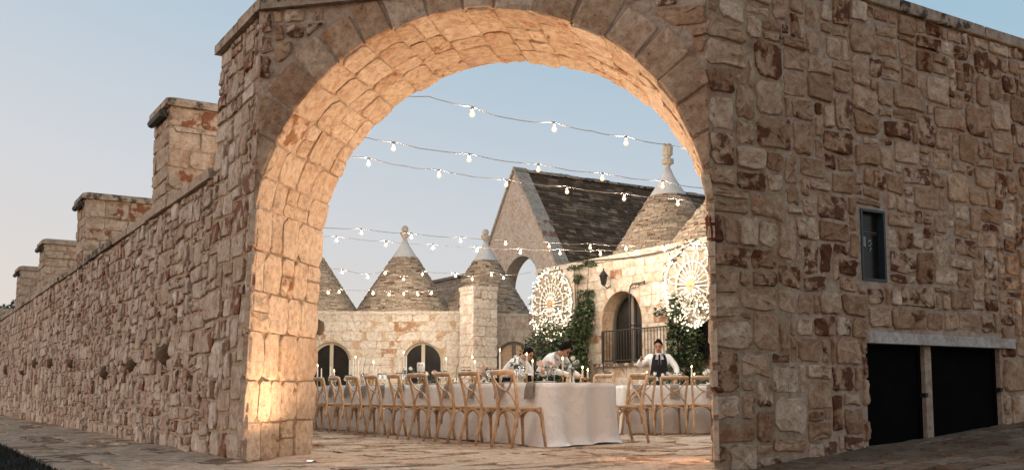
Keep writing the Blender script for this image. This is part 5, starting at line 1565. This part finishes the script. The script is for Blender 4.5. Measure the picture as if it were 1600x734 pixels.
# ------------------------------------------------------------------ people
def skin_mesh(name, verts, edges, radii, mat, parent, root=0, sub=1):
    me = bpy.data.meshes.new(name); me.from_pydata([tuple(v) for v in verts], edges, [])
    o = bpy.data.objects.new(name, me); col.objects.link(o)
    md = o.modifiers.new('skin', 'SKIN'); md.use_smooth_shade = True
    for i, r in enumerate(radii):
        sv = me.skin_vertices[0].data[i]
        sv.radius = r if isinstance(r, tuple) else (r, r)
        sv.use_root = (i == root)
    sb = o.modifiers.new('sub', 'SUBSURF'); sb.levels = sub; sb.render_levels = sub
    dg = bpy.context.evaluated_depsgraph_get(); dg.update()
    m2 = bpy.data.meshes.new_from_object(o.evaluated_get(dg))
    bpy.data.objects.remove(o); bpy.data.meshes.remove(me)
    m2.name = name; m2.materials.clear(); m2.materials.append(M[mat])
    m2.polygons.foreach_set('use_smooth', [True] * len(m2.polygons))
    o2 = bpy.data.objects.new(name, m2); col.objects.link(o2); o2.parent = parent
    return o2
def person(pos, face, label, J, scale=1.0, apron=None, vest=False, head_dir=(0, 1, 0), hair_big=1.0, suspenders=False):
    """J: joints in the person's own frame (x right, y forward, z up)"""
    o = empty('person', pos, label, 'person', rz=math.atan2(-face.x, face.y)); o.scale = (scale,) * 3
    v = {k: Vector(p) for k, p in J.items()}
    hd = Vector(head_dir).normalized()
    V = []; E = []; R = []; ix = {}
    def add(k, p, r, par=None):
        ix[k] = len(V); V.append(Vector(p)); R.append(r)
        if par is not None: E.append((ix[par], ix[k]))
    add('pel', v['pel'], (0.15, 0.11)); add('waist', v['pel'].lerp(v['chest'], 0.45), (0.135, 0.10), 'pel'); add('chest', v['chest'], (0.165, 0.115), 'waist'); add('neck', v['neck'], 0.058, 'chest'); add('head', v['head'], 0.06, 'neck')
    for s in ('l', 'r'):
        add('sh' + s, v['sh' + s], 0.066, 'chest'); add('el' + s, v['el' + s], 0.046, 'sh' + s); add('wr' + s, v['wr' + s], 0.031, 'el' + s)
        d = (v['wr' + s] - v['el' + s]).normalized(); palm = v['wr' + s] + d * 0.055
        add('pa' + s, palm, (0.036, 0.018), 'wr' + s)
        sd = d.cross(Z).normalized() if d.cross(Z).length > 0.1 else Vector((1, 0, 0)); sg = 1 if s == 'l' else -1
        for f_ in range(4):
            b_ = palm + d * 0.03 + sd * (f_ - 1.5) * 0.019; ln_ = (0.066, 0.076, 0.072, 0.056)[f_]
            add(f'f{f_}{s}', b_, 0.009, 'pa' + s); add(f'm{f_}{s}', b_ + d * ln_ * 0.5 - Z * 0.008, 0.008, f'f{f_}{s}'); add(f't{f_}{s}', b_ + d * ln_ * 0.9 - Z * 0.026, 0.007, f'm{f_}{s}')
        add('th' + s, palm - d * 0.02 + sd * 0.04 * sg - Z * 0.01, 0.010, 'pa' + s); add('tt' + s, palm + d * 0.03 + sd * 0.055 * sg - Z * 0.02, 0.008, 'th' + s)
        add('hi' + s, v['hi' + s], 0.092, 'pel'); add('kn' + s, v['kn' + s], 0.062, 'hi' + s); add('an' + s, v['an' + s], 0.042, 'kn' + s); add('to' + s, v['an' + s] + Vector((0, 0.15, -0.045)), 0.036, 'an' + s)
    hide = ('pel', 'waist', 'chest', 'shl', 'ell', 'shr', 'elr', 'hil', 'knl', 'anl', 'hir', 'knr', 'anr')
    R = [(tuple(x * 0.68 for x in r) if isinstance(r, tuple) else r * 0.72) if any(ix[h] == i for h in hide) else r for i, r in enumerate(R)]
    body = skin_mesh('body', V, E, R, 'skin', o)
    # head: shaped skull with jaw, nose, ears, joined into the body mesh
    hb = MB(); c = v['head']; up = Vector((0, 0, 1)); rt = hd.cross(up).normalized(); up = rt.cross(hd).normalized()
    def hp(x, y, z): return c + rt * x + hd * y + up * z
    seg, rings = 16, 12; vs_ = []; fs = []
    for i in range(rings + 1):
        a = math.pi * i / rings
        for k in range(seg):
            b = 2 * math.pi * k / seg
            x, y, z = 0.075 * math.sin(a) * math.cos(b), 0.094 * math.sin(a) * math.sin(b), 0.118 * math.cos(a)
            if z < 0: x *= 1 + z * 2.6; y = y * (1 + z * 1.2) + (-z) * 0.16 * (1 if y > 0 else 0.3)
            if y > 0.05 and -0.03 < z < 0.02 and abs(x) > 0.02: y -= 0.010
            vs_.append(hp(x, y, z + 0.02))
    for i in range(rings):
        for k in range(seg): fs.append((i * seg + k, (i + 1) * seg + k, (i + 1) * seg + (k + 1) % seg, i * seg + (k + 1) % seg))
    hb.add(vs_, fs)
    hb.add([hp(0, 0.092, 0.035), hp(-0.016, 0.09, -0.018), hp(0.016, 0.09, -0.018), hp(0, 0.118, -0.012), hp(0, 0.09, -0.026)], [(0, 1, 3), (0, 3, 2), (1, 4, 3), (3, 4, 2)])
    for s in (-1, 1): hb.ball(hp(s * 0.078, -0.005, 0.012), 0.028, 8, 5, sq=(0.5, 0.7, 1.0))
    hm = hb.mesh('h', M['skin'], True)
    bm = bmesh.new(); bm.from_mesh(body.data); bm.from_mesh(hm); bm.to_mesh(body.data); bm.free()
    body.data.polygons.foreach_set('use_smooth', [True] * len(body.data.polygons))
    for s in (-1, 1):
        m_ = MB(); m_.ball(hp(s * 0.031, 0.083, 0.024), 0.010, 8, 5); m_.build('eye', M['hair'], o, smooth=True, local=True)
        m_ = MB(); m_.tube([hp(s * 0.014, 0.096, 0.046), hp(s * 0.032, 0.095, 0.052), hp(s * 0.05, 0.082, 0.045)], 0.005, 5); m_.build('eyebrow', M['hair'], o, local=True)
    lips = plain_mat('lips', (0.30, 0.11, 0.08), 0.5, 0.1, 10, 0)
    m_ = MB(); m_.tube([hp(-0.024, 0.096, -0.05), hp(0, 0.106, -0.052), hp(0.024, 0.096, -0.05)], [0.003, 0.007, 0.003], 5); m_.build('mouth', lips, o, local=True)
    hr = MB(); vs_ = []; fs = []
    for i in range(9):
        a = math.pi * 0.56 * i / 8
        for k in range(18):
            b = 2 * math.pi * k / 18
            q = 1.09 * hair_big + 0.12 * nz(k * 1.3, i * 1.1, hair_big)
            front = max(0, math.sin(b))
            aa = a * (1 - 0.52 * front)
            vs_.append(hp(0.077 * q * math.sin(aa) * math.cos(b), 0.096 * q * math.sin(aa) * math.sin(b) - 0.004, 0.118 * q * math.cos(aa) + 0.024))
    for i in range(8):
        for k in range(18): fs.append((i * 18 + k, (i + 1) * 18 + k, (i + 1) * 18 + (k + 1) % 18, i * 18 + (k + 1) % 18))
    hr.add(vs_, fs); hr.build('hair', M['hair'], o, smooth=True, local=True)
    # clothes: the same chains, a little fuller
    keys = ['pel', 'waist', 'chest', 'shl', 'ell', 'wrl', 'shr', 'elr', 'wrr', 'nk']
    pos_ = {**v, 'waist': V[ix['waist']], 'nk': v['neck'].lerp(v['chest'], 0.25)}
    sr = {'pel': (0.165, 0.125), 'waist': (0.155, 0.12), 'chest': (0.182, 0.132), 'shl': 0.082, 'ell': 0.060, 'wrl': 0.042, 'shr': 0.082, 'elr': 0.060, 'wrr': 0.042, 'nk': 0.066}
    ki = {k: i for i, k in enumerate(keys)}
    ed = [(ki[a], ki[b]) for a, b in (('pel', 'waist'), ('waist', 'chest'), ('chest', 'shl'), ('shl', 'ell'), ('ell', 'wrl'), ('chest', 'shr'), ('shr', 'elr'), ('elr', 'wrr'), ('chest', 'nk'))]
    skin_mesh('shirt', [pos_[k] for k in keys], ed, [sr[k] for k in keys], 'shirt', o)
    keys = ['pel', 'hil', 'knl', 'anl', 'hir', 'knr', 'anr']; ki = {k: i for i, k in enumerate(keys)}
    ed = [(ki[a], ki[b]) for a, b in (('pel', 'hil'), ('hil', 'knl'), ('knl', 'anl'), ('pel', 'hir'), ('hir', 'knr'), ('knr', 'anr'))]
    skin_mesh('trousers', [v[k] - (Z * 0.04 if k == 'pel' else Vector()) for k in keys], ed, [(0.172, 0.132), 0.11, 0.08, 0.06, 0.11, 0.08, 0.06], 'black_cloth', o)
    for s in ('l', 'r'):
        m_ = MB(); a = v['an' + s]; m_.ball(a + Vector((0, 0.07, -0.05)), 0.05, 10, 6, sq=(0.95, 2.7, 0.8)); m_.build('shoe', M['black_cloth'], o, smooth=True, local=True)
    fw = Vector((0, 1, 0))
    ch, pe, ne = v['chest'], v['pel'], v['neck']; ax_u = (ne - pe).normalized(); fx = Vector((1, 0, 0)); fo = ax_u.cross(fx)
    if vest:
        m_ = MB(); cols = []
        for (t, hw_, dp) in ((-0.62, 0.20, 0.15), (-0.25, 0.19, 0.155), (0.1, 0.17, 0.15), (0.35, 0.155, 0.152), (0.62, 0.14, 0.156), (0.80, 0.115, 0.145)):
            c_ = pe.lerp(ch, 0.5) + ax_u * (t * 0.42)
            for e_ in (-1, -0.6, -0.2, 0.2, 0.6, 1): cols.append(c_ + fx * hw_ * e_ + fo * (dp - 0.055 * e_ * e_))
        fs = []
        for i in range(5):
            for j in range(5):
                if i >= 3 and j == 2: continue
                if i >= 4 and j in (1, 3): continue
                fs.append((i * 6 + j, i * 6 + j + 1, (i + 1) * 6 + j + 1, (i + 1) * 6 + j))
        m_.add(cols, fs); m_.build('apron', M['black_cloth'], o, smooth=True, local=True)
        for s in (-1, 1):
            m_ = MB(); m_.tube([cols[30 + (0 if s < 0 else 5)] + fo * 0.01, ch + ax_u * 0.16 + fx * s * 0.085 + fo * 0.10, ne + fx * s * 0.06 - ax_u * 0.02 - fo * 0.03], 0.022, 6, flat=0.4); m_.build('strap', M['black_cloth'], o, smooth=True, local=True)
        m_ = MB(); t0 = ne - ax_u * 0.035 + fo * 0.07; t1 = ch + fo * 0.16 - ax_u * 0.05
        m_.add([t0 - fx * 0.016, t0 + fx * 0.016, t1 + fx * 0.028, t1 - fx * 0.028], [(0, 1, 2, 3)]); m_.ball(t0, 0.02, 8, 5); m_.build('tie', M['black_cloth'], o, local=True)
    else:
        m_ = MB(); n_ = 16; c_ = pe + ax_u * 0.06
        vs_ = [c_ + fx * 0.176 * math.cos(2 * math.pi * k / n_) + fo * 0.138 * math.sin(2 * math.pi * k / n_) + ax_u * z_ for z_ in (-0.025, 0.025) for k in range(n_)]
        m_.add(vs_, [(k, (k + 1) % n_, n_ + (k + 1) % n_, n_ + k) for k in range(n_)]); m_.build('belt', M['black_cloth'], o, local=True)
    m_ = MB(); n_ = 12; c_ = ne - ax_u * 0.02
    vs_ = [c_ + fx * r_ * math.cos(2 * math.pi * k / n_) + fo * r_ * math.sin(2 * math.pi * k / n_) + ax_u * z_ for r_, z_ in ((0.075, -0.03), (0.066, 0.03)) for k in range(n_)]
    m_.add(vs_, [(k, (k + 1) % n_, n_ + (k + 1) % n_, n_ + k) for k in range(n_)]); m_.build('collar', M['shirt'], o, smooth=True, local=True)
    return o
legs = dict(hil=(0.1, 0, 0.86), knl=(0.11, 0.03, 0.47), anl=(0.11, -0.02, 0.09), hir=(-0.1, 0, 0.86), knr=(-0.11, 0.03, 0.47), anr=(-0.11, -0.02, 0.09))
# waiter standing behind the second table, one hand raised to the side
wp = P(1030, 615, 17.7); wp.z = 0
person(wp, Vector((-0.06, -1, 0)), 'waiter in white shirt, black tie and black apron behind the second table', dict(pel=(0, 0, 0.93), chest=(0, 0.04, 1.28), neck=(0, 0.07, 1.47), head=(0.01, 0.13, 1.585), shl=(-0.19, 0.05, 1.385), ell=(-0.34, 0.10, 1.17), wrl=(-0.30, 0.24, 0.98), shr=(0.19, 0.05, 1.385), elr=(0.40, 0.10, 1.22), wrr=(0.36, 0.30, 1.34), **legs), scale=0.92, vest=True, head_dir=(0.25, 1, -0.32))
# man bending over the long table, dark bushy hair
def lean(sx): return dict(pel=(0, -0.05, 0.93), chest=(0, 0.20, 1.20), neck=(0, 0.36, 1.31), head=(0, 0.47, 1.36), shl=(-0.19, 0.29, 1.27), ell=(-0.24, 0.42, 1.03), wrl=(-0.15, 0.66, 0.96), shr=(0.19, 0.29, 1.27), elr=(0.24, 0.44, 1.04), wrr=(0.14, 0.68, 0.97), **legs)
def at_col(px, w):
    q = T0 + B * w; k = (px - CX) / FPX; s = (k * q.y - q.x) / (A.x - k * A.y); r = q + A * s; r.z = 0; return r
person(at_col(847, 1.82), Vector((0.75, -0.66, 0)), 'dark haired man in white shirt bending over the long table by the bush', lean(0), scale=0.94, head_dir=(0, 1, -0.75), hair_big=1.12)
person(at_col(789, 1.85), Vector((0.85, -0.52, 0)), 'man in white shirt leaning at the long table before the brown arched door', lean(0), scale=0.92, head_dir=(0.1, 1, -0.5))
